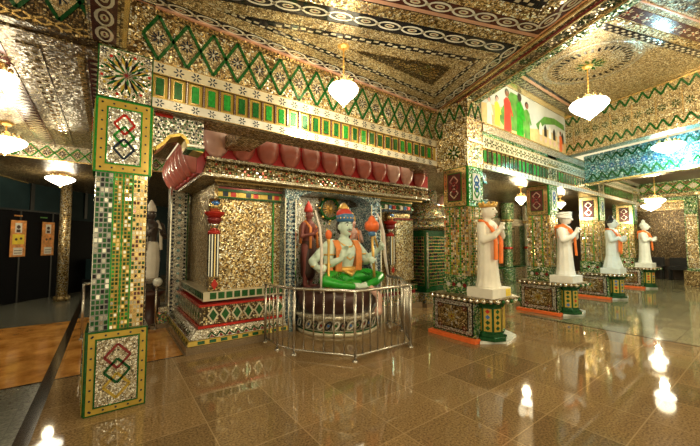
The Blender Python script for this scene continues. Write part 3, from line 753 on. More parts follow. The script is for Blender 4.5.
# eave above the shrine, with left return
xe = 5.72
def eave_ring(b, p, mt, x0=1.02, y0=4.73):
    for k in range(len(p)-1):
        (d0, z0), (d1, z1) = p[k], p[k+1]
        vs = [(x0+d0, 7.2, z0), (x0+d0, y0+d0, z0), (xe, y0+d0, z0), (x0+d1, 7.2, z1), (x0+d1, y0+d1, z1), (xe, y0+d1, z1)]
        b.add(vs, [(0, 1, 4, 3), (1, 2, 5, 4)], mt)
b = B(); eave_ring(b, [(.30, 2.40), (.0, 2.42), (.0, 2.44), (.06, 2.64), (.04, 2.68), (.5, 2.70)], 'speckled_gold')
ev = b.build('eave', SHR)
b = B(); f = front(1.02, 4.73)
for k in range(52):
    for j in range(3):
        a = .08+k*.09+(.045 if j % 2 else 0); z = 2.47+j*.055; d = (z-2.44)*.3
        b.disc(f, a, z, .016, .003-d, ['red_glass', 'dark_green_glass', 'mirror_tile'][(k+j) % 3], 6)
b.slab(f, 0, 2.40, xe-1.02, 2.44, .02, 'cream_mosaic'); b.slab(f, .04, 2.64, xe-1.02, 2.68, -.02, 'cream_mosaic', -.06)
fL = leftf(1.02, 7.2); b.slab(fL, 0, 2.40, 2.47, 2.44, .02, 'cream_mosaic')
for k in range(26):
    for j in range(3): b.disc(fL, .08+k*.09, 2.47+j*.055, .016, .003-(.03+j*.055)*.3, ['red_glass', 'dark_green_glass', 'mirror_tile'][(k+j) % 3], 6)
b.build('eave_dots', ev)
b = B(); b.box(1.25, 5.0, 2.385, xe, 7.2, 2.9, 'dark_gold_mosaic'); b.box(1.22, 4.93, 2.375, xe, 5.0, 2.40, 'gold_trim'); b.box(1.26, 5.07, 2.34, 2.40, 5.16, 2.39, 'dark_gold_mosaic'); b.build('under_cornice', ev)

# lotus petals
b = B(); b.box(1.05, 4.80, 2.66, 5.75, 5.0, 3.12, 'petal_red'); b.box(.96, 4.9, 2.45, 1.1, 7.1, 3.12, 'petal_red'); lc = b.build('lotus_cornice', SHR)
def petal(fr, a, z0, z1, w, mat, parent, bulge=.14):
    b = B(); n, m = 9, 9; vs = []
    for i in range(m):
        t = i/(m-1)
        wid = w/2*(.55+.45*math.sin(PI*min(1, .25+t*.75)))*(1 if t < .8 else 1-.35*(t-.8)/.2)
        for j in range(n):
            s_ = 2*j/(n-1)-1
            h = bulge*math.sin(PI*(.15+.8*t))*(1-s_*s_*.85) + .03 - .03*abs(s_)
            vs.append(fr.p(a+s_*wid, z1-(z1-z0)*t, h))
    fs = [(i*n+j, (i+1)*n+j, (i+1)*n+j+1, i*n+j+1) for i in range(m-1) for j in range(n-1)]
    b.add(vs, fs, mat, True)
    o = b.build('petal', parent); s_ = o.modifiers.new('thickness', 'SOLIDIFY'); s_.thickness = .02; s_.offset = -1
    return o
f = front(1.0, 4.78)
for k in range(12): petal(f, .18+k*.385, 2.68, 3.06, .37, 'petal_pink_pale' if k in (0, 9, 10) else 'pink_petal', lc)
f = leftf(.96, 7.1)
for k in range(7): petal(f, .15+k*.33, 2.46, 3.06, .31, 'pink_petal', lc, .16)
# lower beam joining the frieze beam to the shrine
cb_ = B(); cb_.box(1.28, 3.98, 2.80, 1.62, 4.74, 2.98, 'speckled_gold'); o = cb_.build('tie_beam'); tag(o, 'short gold tie beam reaching from frieze beam back to the lotus cornice', 'beam')

# alcove behind the seated statue
b = B(); b.box(2.42, 5.72, 0, 4.48, 5.85, 2.4, 'silver_mosaic'); 
f = front(2.42, 5.715)
for i in range(16):
    for j in range(18): b.disc(f, .1+i*.125+(.06 if j % 2 else 0), .3+j*.12, .025, .004, random.choice(['green_glass', 'gold_mirror', 'white_tile', 'white_tile']), 6)
al = b.build('alcove', SHR)
def post(x0, x1, ytop=2.42, nm='arch_post'):
    b = B(); b.box(x0, 4.98, 0, x1, 5.74, ytop-.2, 'blue_white_mosaic'); f = front(x0, 4.975); w = x1-x0
    for k in range(30):
        z = .1+k*.072
        if z > ytop-.25: break
        for q in (.2, .5, .8): b.disc(f, w*q, z+(.036 if q == .5 else 0), .022, .006, 'blue_black_glass' if q != .5 else 'white_tile', 6)
    b.slab(f, 0, 0, .02, ytop-.2, .02, 'mirror_tile'); b.slab(f, w-.02, 0, w, ytop-.2, .02, 'mirror_tile')
    b.build(nm, al)
post(2.34, 2.55); post(4.22, 4.48)
b = B(); f = front(2.35, 4.97)
pts = [(0, 2.20), (.24, 2.20), (.30, 2.28), (.45, 2.345), (1.06, 2.36), (1.65, 2.345), (1.80, 2.28), (1.86, 2.20), (2.12, 2.20), (2.12, 2.40), (0, 2.40)]
b.prism(f, pts[::1], -.4, 0, 'blue_white_mosaic')
for k in range(17): b.disc(f, .06+k*.125, 2.38, .018, .004, 'blue_black_glass' if k % 2 else 'mirror_tile', 6)
b.build('arch_header', al)
# wheel halo
wh = thing('wheel_halo', (3.69, 5.66, 2.27), 'dark gold wheel with spokes hanging behind the seated statue head', 'wheel')
c = Vector((3.68, 5.655, 2.17))
b = B(); b.tube([c+Vector((.215*math.cos(t*PI/16), 0, .215*math.sin(t*PI/16))) for t in range(32)], .035, 'green_glass', 8, True, True); wrim = b.build('rim', wh)
b = B()
for k in range(8):
    t = k*PI/8
    b.tube([c+Vector((.20*math.cos(t), 0, .20*math.sin(t))), c-Vector((.20*math.cos(t), 0, .20*math.sin(t)))], .011, 'gold_paint', 6)
b.build('spokes', wh)
b = B(); b.ball(c+Vector((0, -.02, 0)), .05, 'gold_paint'); b.build('hub', wh)
for k in range(8): t = k*PI/4; b = B(); b.ball(c+Vector((.255*math.cos(t), -.01, .255*math.sin(t))), .03, 'gold_paint', 8, 6); b.build('rim_knob', wrim)

# right-hand part of the shrine
b = B(); b.box(4.5, 5.02, 0, 5.78, 7, .12, 'granite_kerb'); rp = b.build('side_platform', SHR)
b = B(); b.box(4.5, 5.10, .12, 5.74, 7, .32, 'mixed_mosaic'); b.build('mosaic_band', rp)
b = B(); b.box(4.5, 5.16, .32, 5.70, 7, .40, 'dark_red_glass'); b.box(4.5, 5.12, .40, 5.72, 7, .52, 'dark_gold_mosaic')
for k in range(10): b.slab(front(4.5, 5.12), .05+k*.12, .42, .13+k*.12, .50, .008, 'dark_green_glass')
b.build('green_square_band', rp)
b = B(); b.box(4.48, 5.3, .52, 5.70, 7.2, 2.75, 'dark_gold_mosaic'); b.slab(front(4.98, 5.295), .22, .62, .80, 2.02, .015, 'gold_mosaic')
b.slab(front(4.98, 5.295), .2, .60, .82, .62, .03, 'gold_trim'); rw = b.build('mosaic_wall', SHR)
b = B(); f = front(4.48, 5.295)
for k in range(11): b.slab(f, .05+k*.12, 2.22, .13+k*.12, 2.30, .012, ['blue_glass', 'red_glass', 'green_glass', 'white_tile'][k % 4])
b.slab(f, 0, 2.14, 1.22, 2.2, .06, 'black_glass'); b.slab(f, 0, 2.31, 1.22, 2.36, .05, 'green_glass'); b.slab(f, 0, 2.37, 1.22, 2.41, .06, 'gold_trim'); b.slab(f, .45, 1.98, 1.22, 2.02, .07, 'dark_red_glass'); b.build('lintel_band', rw)
pilaster(rw, 4.98, 5.22)
# corner turret with round mirrored tiers and green grid panel
tw = thing('mirrored_turret', (6.35, 5.3, 0), 'round-tiered mirrored turret with green grid panel behind the second pillar', 'turret')
b = B(); b.box(5.95, 5.05, .3, 6.85, 5.9, 1.75, 'dark_green_glass'); f = front(5.97, 5.045)
mirror_grid(b, f, .05, .83, .45, 1.6, .065, .075, ['dark_green_glass', 'dark_green_glass', 'black_glass', 'green_glass'], .1, .003, 'gold_trim')
mirror_grid(b, leftf(5.945, 5.9), .05, .8, .45, 1.6, .065, .075, ['dark_green_glass', 'black_glass'], .1, .003, 'gold_trim'); b.slab(f, 0, .4, .04, 1.7, .03, 'mirror_tile'); b.build('grid_panel', tw)
b = B(); b.lathe((6.4, 5.45, 1.75), [(.5, 0), (.62, .05), (.66, .12), (.5, .14), (.5, .22), (.62, .26), (.66, .33), (.45, .36), (.40, .5), (.55, .55), (.58, .63), (.3, .66), (.3, 1.0)], 'mixed_mosaic', 28); b.build('round_tiers', tw)
b = B(); b.box(5.85, 4.95, 0, 7.0, 6, .3, 'mixed_mosaic'); b.box(5.8, 4.9, 0, 7.05, 6, .08, 'granite_kerb'); b.build('plinth', tw)
b = B(); b.tube([(6.35, 4.98, 2.3), (6.38, 4.85, 2.5), (6.45, 4.75, 2.62), (6.55, 4.7, 2.72)], [.04, .075, .08, .03], 'petal_pink_pale', 10); o = b.build('lotus_bud'); tag(o, 'pale pink lotus bud ornament leaning out above the mirrored turret', 'ornament')
o.parent = tw; o.location = o.location - tw.location
del o['category']; del o['label']

# ------------------------------------------------------------------ seated statue and its seat
pc = (3.32, 4.85, 0)
pl = thing('round_plinth', pc, 'round mosaic plinth with dark red rock seat inside the steel railing', 'plinth')
b = B(); b.lathe(pc, [(.74, 0), (.74, .05), (.69, .055), (.69, .08)], 'cream_tile', 40); b.lathe(pc, [(.715, .05), (.715, .07)], 'green_glass', 40); b.build('rim_band', pl)
b = B(); b.lathe(pc, [(.69, .08), (.70, .14), (.76, .27), (.80, .31), (.70, .33)], 'cream_mosaic', 40)
for k in range(40):
    t = 2*PI*k/40; fr = Frame((pc[0]+.715*math.cos(t), pc[1]+.715*math.sin(t), .19), (-math.sin(t), math.cos(t), 0), (0, 0, 1))
    b.oval(fr, (0, -.01), (.6, .8), .085, .05, .022, .04, 'black_glass' if k % 2 else 'white_tile', 10); b.disc(fr, .0, -.01, .022, .036, ['dark_red_glass', 'blue_glass', 'green_glass'][k % 3], 8)
b.build('scroll_band', pl)
b = B(); 
vs = []
prof_r = [(.60, .31), (.70, .40), (.74, .52), (.73, .62), (.69, .67), (.45, .70)]
n = 30
for (r, z) in prof_r:
    for k in range(n):
        t = 2*PI*k/n; rr = r*(1+.05*math.sin(5*t+z*9)+.035*math.sin(11*t-z*17)); vs.append((pc[0]+rr*math.cos(t), pc[1]-.02+rr*.92*math.sin(t), z+.015*math.sin(7*t)))
fs = [(i*n+k, i*n+(k+1) % n, (i+1)*n+(k+1) % n, (i+1)*n+k) for i in range(len(prof_r)-1) for k in range(n)] + [tuple(range((len(prof_r)-1)*n, len(prof_r)*n))]
b.add(vs, fs, 'maroon_rock', True); b.build('rock_seat', pl)

SX, SY = 3.36, 4.72
def V(x, y, z): return (SX+x, SY+y, z)
st = thing('seated_statue', (SX, SY, .70), 'seated four-armed statue with pale green skin, orange shawl and bright green dhoti', 'statue')
b = B(); M_ = 'jade_skin'
b.ball(V(0, 0, .90), (.24, .19, .16), M_); b.limb([V(0, 0, .92), V(0, -.01, 1.08), V(0, -.03, 1.28), V(0, -.02, 1.42)], [.19, .165, .20, .16], M_)
b.ball(V(0, -.03, 1.32), (.27, .16, .17), M_); b.ball(V(-.24, 0, 1.42), .115, M_); b.ball(V(.24, 0, 1.42), .115, M_)
b.limb([V(0, 0, 1.45), V(0, -.03, 1.62)], [.085, .08], M_)
b.ball(V(0, -.06, 1.76), (.125, .145, .17), M_, 18, 12); b.ball(V(0, -.10, 1.67), (.085, .09, .08), M_)       # skull, jaw
b.limb([V(0, -.195, 1.78), V(0, -.225, 1.715)], [.016, .026], M_)                                              # nose
b.ball(V(0, -.19, 1.615), (.03, .025, .022), M_)                                                              # chin
for s in (-1, 1): b.ball(V(s*.13, -.05, 1.74), (.022, .035, .05), M_); b.limb([V(s*.02, -.185, 1.805), V(s*.075, -.165, 1.81)], [.014, .012], M_)
def hand(b, w, d, pdir, mat, curl=.5, s=1.0, thumb=1):
    """w wrist, d hand direction, pdir palm normal; palm, four unequal bent fingers and a thumb from the side"""
    w = Vector(w); d = Vector(d).normalized(); n = Vector(pdir); n = (n-d*n.dot(d)).normalized(); a = d.cross(n)
    b.limb([w, w+d*.05*s, w+d*.10*s], [.032*s, .042*s, .036*s], mat)
    for k, L in zip((-1.5, -.5, .5, 1.5), (.070, .082, .078, .06)):
        base = w+d*.10*s+a*k*.024*s; L *= s
        m1 = base+(d*math.cos(curl*.6)+n*math.sin(curl*.6))*L*.55; m2 = m1+(d*math.cos(curl*1.6)+n*math.sin(curl*1.6))*L*.5; m3 = m2+(d*math.cos(curl*2.5)+n*math.sin(curl*2.5))*L*.35
        b.limb([base, m1, m2, m3], [.0135*s, .0125*s, .0115*s, .010*s], mat)
    t0 = w+d*.045*s+a*thumb*.035*s; t1 = t0+(d*.5+a*thumb*.6+n*.3).normalized()*.045*s; t2 = t1+(d*.6+n*.7).normalized()*.045*s
    b.limb([t0, t1, t2], [.016*s, .0145*s, .012*s], mat)
# arms: (shoulder, elbow, wrist)
arms = [((-.27, 0, 1.42), (-.40, -.10, 1.10), (-.26, -.30, 1.20), (.25, -.2, 1.0), (0, -1, 0), .35, 1),
        ((-.29, .03, 1.42), (-.62, .02, 1.16), (-.70, -.24, 1.08), (.0, -1, 0), (1, .2, 0), 1.1, -1),
        ((.27, 0, 1.42), (.42, -.08, 1.13), (.35, -.30, 1.16), (-.1, -1, .1), (-1, -.1, 0), 1.1, 1),
        ((.29, .03, 1.42), (.56, .0, 1.16), (.66, -.19, 1.34), (.2, -.6, .6), (-.6, -.5, .2), 1.1, 1)]
for sh_, el, wr, d, pn, cu, th in arms:
    b.limb([V(*sh_), V((sh_[0]+el[0])/2, (sh_[1]+el[1])/2, (sh_[2]+el[2])/2), V(*el)], [.098, .09, .070], M_)
    b.limb([V(*el), V((el[0]*.6+wr[0]*.4), (el[1]*.6+wr[1]*.4), (el[2]*.6+wr[2]*.4)), V(*wr)], [.070, .068, .044], M_)
    hand(b, V(*wr), d, pn, M_, cu, 1.25, th)
# feet
for s in (-1, 1):
    b.limb([V(s*.16, -.44, .77), V(s*.05, -.50, .765), V(-s*.06, -.53, .755)], [.05, .05, .036], M_)
    for k in range(5): b.limb([V(-s*.06-s*.0, -.50-.018*k+.02, .76), V(-s*.105, -.50-.02*k+.02, .75)], [.018, .014], M_)
body = melt(b.build('body', st), .011, 4)
for s in (-1, 1):
    b = B(); b.ball(V(s*.048, -.178, 1.775), (.028, .014, .013), 'eye_white', 10, 6); ey = b.build('eye', st)
    b = B(); b.ball(V(s*.048, -.188, 1.775), (.012, .008, .012), 'hair_black', 8, 6); b.build('pupil', ey)
    b = B(); b.tube([V(s*.015, -.197, 1.803), V(s*.05, -.192, 1.822), V(s*.09, -.168, 1.804)], [.006, .010, .004], 'hair_black', 6); b.build('eyebrow', st)
b = B(); b.tube([V(-.035, -.188, 1.665), V(0, -.205, 1.662), V(.035, -.188, 1.665)], [.004, .011, .004], 'lip_red', 8); b.build('lips', st)
b = B(); b.tube([V(-.055, -.185, 1.687), V(-.02, -.212, 1.692), V(0, -.215, 1.690), V(.02, -.212, 1.692), V(.055, -.185, 1.687)], [.003, .008, .006, .008, .003], 'hair_black', 6); b.build('moustache', st)
b = B(); b.limb([V(.12, -.02, 1.86), V(.15, .04, 1.72), V(.14, .06, 1.56)], [.05, .05, .04], 'hair_black'); b.ball(V(0, .01, 1.76), (.14, .11, .17), 'hair_black'); melt(b.build('hair', st), .012)
b = B(); b.lathe(V(0, -.05, 1.855), [(.146, -.02), (.168, .01), (.170, .09), (.150, .12)], 'blue_paint', 24, .92, 1.0); cbn = b.build('crown_band', st)
b = B(); b.lathe(V(-.01, -.04, 1.93), [(.14, 0), (.145, .05), (.12, .10), (.09, .13), (.02, .145)], 'red_paint', 24); b.build('crown_cap', st)
b = B(); b.lathe(V(-.01, -.02, 2.05), [(.08, 0), (.10, .03), (.08, .06), (.05, .10), (.015, .13)], 'gold_paint', 20)
b.build('crown_top', st)
for k in range(9): t = PI+PI*k/8; b = B(); b.ball(V(.15*math.cos(t), -.05+.165*math.sin(t), 1.90), .016, 'gold_paint', 8, 6); b.build('crown_stud', cbn)
# dhoti: crossed legs
b = B(); m2 = 'silk_green'
b.ball(V(0, 0, .86), (.29, .23, .15), m2)
for s in (-1, 1):
    b.limb([V(s*.16, -.04, .87), V(s*.40, -.18, .89), V(s*.58, -.30, .86)], [.14, .125, .095], m2)
    b.limb([V(s*.58, -.30, .86), V(s*.36, -.44, .80), V(s*.14, -.47, .765)], [.095, .075, .055], m2)
b.ball(V(0, -.28, .79), (.20, .10, .05), m2)
dho = melt(b.build('dhoti', st), .014)
for s in (-1, 1):
    for q in range(5):
        t = q/5; b = B(); b.tube([V(s*(.2+.32*t), -.18-.2*t, .985-.06*t), V(s*(.26+.32*t), -.30-.14*t, .93-.06*t), V(s*(.24+.3*t), -.40-.06*t, .87-.05*t)], [.004, .010, .004], 'bright_green_glass', 6); b.build('fold', dho)
b = B(); b.lathe(V(0, -.01, .97), [(.225, 0), (.24, .02), (.235, .07), (.21, .09)], 'gold_paint', 28, 1, .85); b.limb([V(-.1, -.2, .98), V(0, -.235, .93), V(.1, -.2, .98)], [.025, .04, .025], 'gold_paint'); b.build('waist_belt', st)
b = B()
for r_, zz, dr in ((.13, 1.50, .10), (.16, 1.50, .20), (.185, 1.49, .30)):
    b.tube([V(r_*math.cos(t*PI/12), -.03-abs(math.sin(t*PI/12))*  .165*(1 if math.sin(t*PI/12) > 0 else -1), zz-dr*max(0, math.sin(t*PI/12))) for t in range(0, 13)], .014, 'gold_paint', 8)
for q in range(5): b.ball(V((q-2)*.03, -.20, 1.22-.02*(2-abs(q-2))), .018, 'gold_paint', 8, 6)
b.build('necklace', st)
b = B()
for s in (-1, 1):
    pts = [V(s*.20, .14, 1.05), V(s*.24, .15, 1.30), V(s*.235, .08, 1.50), V(s*.215, -.07, 1.50), V(s*.21, -.17, 1.36), V(s*.215, -.18, 1.15), V(s*.22, -.16, .98)]
    for q in (-.045, -.015, .015, .045): b.tube([(p[0]+q, p[1], p[2]) for p in pts], .021, 'orange_shawl', 8)
b.limb([V(-.24, .15, 1.35), V(0, .17, 1.38), V(.24, .15, 1.35)], [.04, .04, .04], 'orange_shawl')
melt(b.build('shawl', st), .012, 4)
b = B(); b.limb([V(-.36, -.10, .70), V(-.37, -.14, .9), V(-.36, -.08, 1.25)], [.08, .06, .06], 'orange_shawl'); b.limb([V(-.30, -.05, .71), V(-.33, -.02, 1.0), V(-.30, .05, 1.3)], [.06, .05, .05], 'orange_shawl'); melt(b.build('shawl_tail', st), .014)
for (cx, cy, cz, r_) in ((-.41, -.12, 1.11, .078), (.41, -.12, 1.13, .078), (-.69, -.19, 1.095, .06), (.42, -.26, 1.15, .062), (-.34, -.05, 1.27, .1), (.34, -.05, 1.27, .1)):
    b = B(); b.tube([V(cx+r_*math.cos(t*PI/8), cy+r_*math.sin(t*PI/8), cz) for t in range(16)], .014, 'gold_paint', 8, True, True); b.build('armlet', st)
b = B(); b.limb([V(.20, -.46, .74), V(.24, -.66, .60), V(.22, -.70, .45), V(.20, -.70, .36)], [.05, .06, .05, .07], 'pink_skin'); b.limb([V(.20, -.70, .36), V(.13, -.74, .35)], [.06, .04], 'pink_skin'); melt(b.build('sash_end', st), .012)

# things held by the statue
b = B(); b.tube([V(-.80, -.36, 1.98), V(-.73, -.39, 1.72), V(-.70, -.40, 1.40), V(-.70, -.40, 1.08), V(-.71, -.40, .70)], [.010, .020, .024, .022, .014], 'ivory_staff', 10)
o = b.build('bow', None, V(-.71, -.40, .70)); tag(o, 'tall curved ivory bow held upright in the statue left-hand side outer hand', 'bow')
sf = thing('gold_staff', V(-.46, -.30, .7), 'short orange-gold staff standing beside the ivory bow at the statue side', 'staff')
b = B(); b.lathe(V(-.52, -.32, .70), [(.05, 0), (.05, .03), (.022, .05), (.02, .75), (.03, .8), (.02, .85)], 'gold_paint', 12); b.build('shaft', sf)
b = B(); b.ball(V(-.52, -.32, 1.60), (.055, .055, .08), 'orange_paint'); b.build('finial', sf)
mc_ = thing('mace', V(.42, -.42, .9), 'orange mace with blue collar held upright on the right side of the seated statue', 'mace')
b = B(); b.tube([V(.34, -.44, .88), V(.29, -.44, 1.62)], .024, 'gold_paint', 10); b.build('handle', mc_)
b = B(); b.lathe(V(.29, -.44, 1.58), [(.03, 0), (.065, .02), (.065, .07), (.04, .09)], 'blue_paint', 16); b.build('collar', mc_)
b = B(); b.lathe(V(.29, -.44, 1.66), [(.05, 0), (.11, .04), (.125, .10), (.11, .16), (.06, .20), (.065, .22), (.02, .28)], 'orange_paint', 18, 1, 1, .05, 8); b.build('mace_head', mc_)
b = B(); b.tube([V(.50, -.34, 2.00), V(.58, -.34, 1.86), V(.66, -.33, 1.62), V(.69, -.32, 1.38), V(.72, -.32, 1.12), V(.79, -.32, .84)], [.012, .026, .030, .030, .028, .016], 'ivory_staff', 10)
o = b.build('bow', None, V(.82, -.36, .9)); tag(o, 'curved ivory bow raised in the seated statue outermost hand, right of the orange mace', 'bow')
b = B(); b.ball(V(.50, -.22, 1.70), (.09, .07, .07), 'red_paint'); b.limb([V(.50, -.22, 1.70), V(.62, -.22, 1.73)], [.05, .03], 'red_paint'); b.limb([V(.50, -.22, 1.68), V(.62, -.21, 1.40)], [.02, .02], 'gold_paint')
o = b.build('conch_emblem', None, V(.66, -.2, 1.6)); tag(o, 'small red emblem on a gold stem between orange mace and right ivory bow', 'emblem')

# standing attendants
def attendant(x, y, z0, h, label, skin, cloth, cap, facing=0, name='attendant_statue', shawl='orange_shawl'):
    o = thing(name, (x, y, z0), label, 'statue'); k = h/1.6; c, s_ = math.cos(facing), math.sin(facing)
    def W(a, b_, z): return (x+(a*c-b_*s_)*k, y+(a*s_+b_*c)*k, z0+z*k)
    b = B()
    for s in (-1, 1):
        b.limb([W(s*.09, 0, .82), W(s*.10, -.01, .45), W(s*.10, .01, .08)], [.10*k, .07*k, .045*k], skin); b.limb([W(s*.10, 0, .04), W(s*.11, -.13, .03)], [.045*k, .03*k], skin)
        b.limb([W(s*.19, 0, 1.28), W(s*.26, -.02, 1.05), W(s*.12, -.22, 1.10)], [.06*k, .05*k, .035*k], skin)
        hand(b, W(s*.12, -.22, 1.10), (-s*.4*c, -.2, .9), (-s, 0, 0), skin, .3, .8*k, s)
    b.limb([W(0, 0, .85), W(0, 0, 1.05), W(0, -.01, 1.25)], [.13*k, .115*k, .14*k], skin); b.ball(W(0, 0, 1.24), (.18*k, .11*k, .10*k), skin)
    b.limb([W(0, 0, 1.3), W(0, -.01, 1.40)], [.05*k, .045*k], skin); b.ball(W(0, -.02, 1.49), (.078*k, .09*k, .105*k), skin); b.limb([W(0, -.10, 1.50), W(0, -.12, 1.47)], [.01*k, .014*k], skin)
    for s in (-1, 1): b.ball(W(s*.08, -.01, 1.48), (.014*k, .02*k, .03*k), skin)
    melt(b.build('body', o), .012, 3)
    for s in (-1, 1): b = B(); b.ball(W(s*.03, -.098, 1.505), (.012*k, .008*k, .007*k), 'eye_white', 8, 6); b.build('eye', o)
    b = B(); b.limb([W(0, 0, .86), W(0, 0, .6), W(0, 0, .30)], [.16*k, .175*k, .16*k], cloth); melt(b.build('dhoti', o), .014)
    b = B()
    for s in (-1, 1): b.tube([W(s*.13, .1, .9), W(s*.13, .1, 1.25), W(s*.12, 0, 1.36), W(s*.12, -.13, 1.22), W(s*.14, -.14, .8)], .03*k, shawl, 8)
    b.build('shawl', o)
    b = B(); b.lathe(W(0, 0, 1.55), [(.088*k, 0), (.092*k, .04*k), (.07*k, .12*k), (.03*k, .19*k), (.008*k, .23*k)], cap, 18); b.build('cap', o)
    return o
attendant(2.86, 5.10, .68, 1.38, 'red-skinned standing attendant statue behind the ivory bow, left of the wheel', 'red_skin', 'maroon_rock', 'red_paint', .5)
attendant(3.86, 5.12, .68, 1.25, 'pink-faced standing attendant statue half hidden behind the mace, right of the seated statue', 'pink_skin', 'orange_shawl', 'gold_paint', -.2)
attendant(.60, 6.75, .62, 1.45, 'dark-faced statue in white cloth standing behind the rail left of the shrine', 'dark_skin', 'statue_white', 'statue_white', .3, 'attendant_statue', 'statue_white')
b = B(); b.lathe((.60, 6.75, 0), [(.24, 0), (.24, .06), (.18, .1), (.18, .52), (.26, .57), (.26, .62)], 'maroon_rock', 8); o = b.build('statue_pedestal', None, (.60, 6.75, 0)); tag(o, 'dark eight-sided pedestal under the dark-faced statue left of the shrine', 'pedestal')

# ------------------------------------------------------------------ steel railings
def railing(name, pts, h, label, step=.13, low=.07):
    o = thing(name, (sum(p[0] for p in pts)/len(pts), sum(p[1] for p in pts)/len(pts), 0), label, 'railing')
    b = B(); b.tube([(p[0], p[1], h) for p in pts], .021, 'steel', 10); b.build('top_rail', o)
    b = B(); b.tube([(p[0], p[1], low) for p in pts], .014, 'steel', 8); b.build('bottom_rail', o)
    for p in pts:
        b = B(); b.tube([(p[0], p[1], 0), (p[0], p[1], h)], .019, 'steel', 10); b.lathe((p[0], p[1], 0), [(.04, 0), (.04, .008), (.022, .022)], 'steel', 12); b.build('post', o)
    for p, q in zip(pts, pts[1:]):
        L = math.hypot(q[0]-p[0], q[1]-p[1]); n = max(2, round(L/step))
        for k in range(1, n):
            t = k/n; x, y = p[0]+(q[0]-p[0])*t, p[1]+(q[1]-p[1])*t
            b = B(); b.tube([(x, y, low), (x, y, h-.01)], .0105, 'steel', 8); b.build('baluster', o)
    return o
railing('steel_railing', [(1.92, 4.70), (1.92, 4.27), (2.01, 3.95), (2.51, 3.275), (3.49, 3.255), (4.0, 3.93), (4.12, 4.4)], .868, 'octagonal stainless steel railing around the seated statue')
railing('steel_railing', [(-.28, 6.5), (.69, 6.5)], .84, 'short stainless steel railing behind the near pillar', .16)
b = B(); b.ball((.70, 6.46, .80), .075, 'marble_base'); o = b.build('rail_ball', None, (.70, 6.46, .80))
o.parent = [q for q in COL.objects if q.name.startswith('steel_railing') and q.type == 'EMPTY'][-1]; o.location = Vector((.70, 6.46, .80))-o.parent.location; o.name = 'ball_cap'

# ------------------------------------------------------------------ row of statue pillars
def row_pillar(x, label):
    o = thing('mosaic_pillar', (x, 3.25, .66), label, 'pillar', 'pillars of the statue row')
    x0, x1, y0, y1 = x-.20, x+.22, 3.0, 3.45
    b = B(); b.box(x0-.02, y0+.02, .656, x1+.02, y1+.02, .95, 'green_mosaic')
    for k in range(4): b.disc(leftf(x0-.02, y1), .08+k*.1, .80, .035, .004, 'dark_red_glass' if k % 2 else 'white_tile', 8)
    b.build('pillar_foot', o)
    b = B(); b.box(x0+.005, y0+.005, .94, x1-.005, y1, 2.06, 'dark_green_glass')
    pal = lambda i, j: 'mirror_tile' if i % 6 == 0 else ('bright_green_glass' if i % 6 == 3 else random.choice(['yellow_tile', 'gold_mirror', 'cream_tile', 'mirror_tile', 'gold_mosaic', 'green_glass']))
    mirror_grid(b, leftf(x0, y1), 0, .45, .95, 2.05, .033, .04, pal, .12, .002, 'gold_trim')
    mirror_grid(b, front(x0, y0), 0, .42, .95, 2.05, .033, .04, pal, .12, .002, 'gold_trim')
    mirror_grid(b, rightf(x1, y0), 0, .45, .95, 2.05, .033, .04, pal, .12, .002, 'gold_trim')
    b.build('shaft', o)
    b = B(); b.box(x0, y0, 2.05, x1, y1, 2.70, 'green_mosaic')
    rhombus_panel(b, leftf(x0-.003, y1), 0, 2.05, .45, 2.70, ['mirror_tile', 'dark_red_glass', 'mirror_tile'], 0, 'gold_mirror', 'green_glass', 'maroon_glass', .09)
    rhombus_panel(b, front(x0, y0-.003), 0, 2.05, .42, 2.70, ['blue_glass', 'blue_glass', 'bright_green_glass'], 0, 'green_mosaic', 'bright_green_glass', 'white_tile', .09)
    b.build('capital_panel', o)
    b = B(); b.box(x0-.01, y0-.02, 2.70, x1+.01, y1, 3.50, 'gold_mosaic'); f = front(x0-.01, y0-.024)
    b.flower(f, .22, 2.95, .13, .01, 'green_glass', 'white_tile', 8); b.flower(leftf(x0-.014, y1), .22, 2.95, .13, .004, 'dark_green_glass', 'white_tile', 8); b.slab(f, 0, 3.1, .44, 3.14, .02, 'gold_trim')
    b.build('top_block', o)
    b = B(); f = front(x1, y0+.12)
    pts = [(0, 2.70), (0, 2.40), (.05, 2.42), (.10, 2.54), (.2, 2.58), (.25, 2.52), (.34, 2.52), (.34, 2.70)]
    b.prism(f, pts, -.2, 0, 'silver_mosaic')
    for i in range(1, 6): b.bar(f, pts[i], pts[i+1], .025, .01, 'green_glass', -.2)
    b.build('bracket', o)
    return o
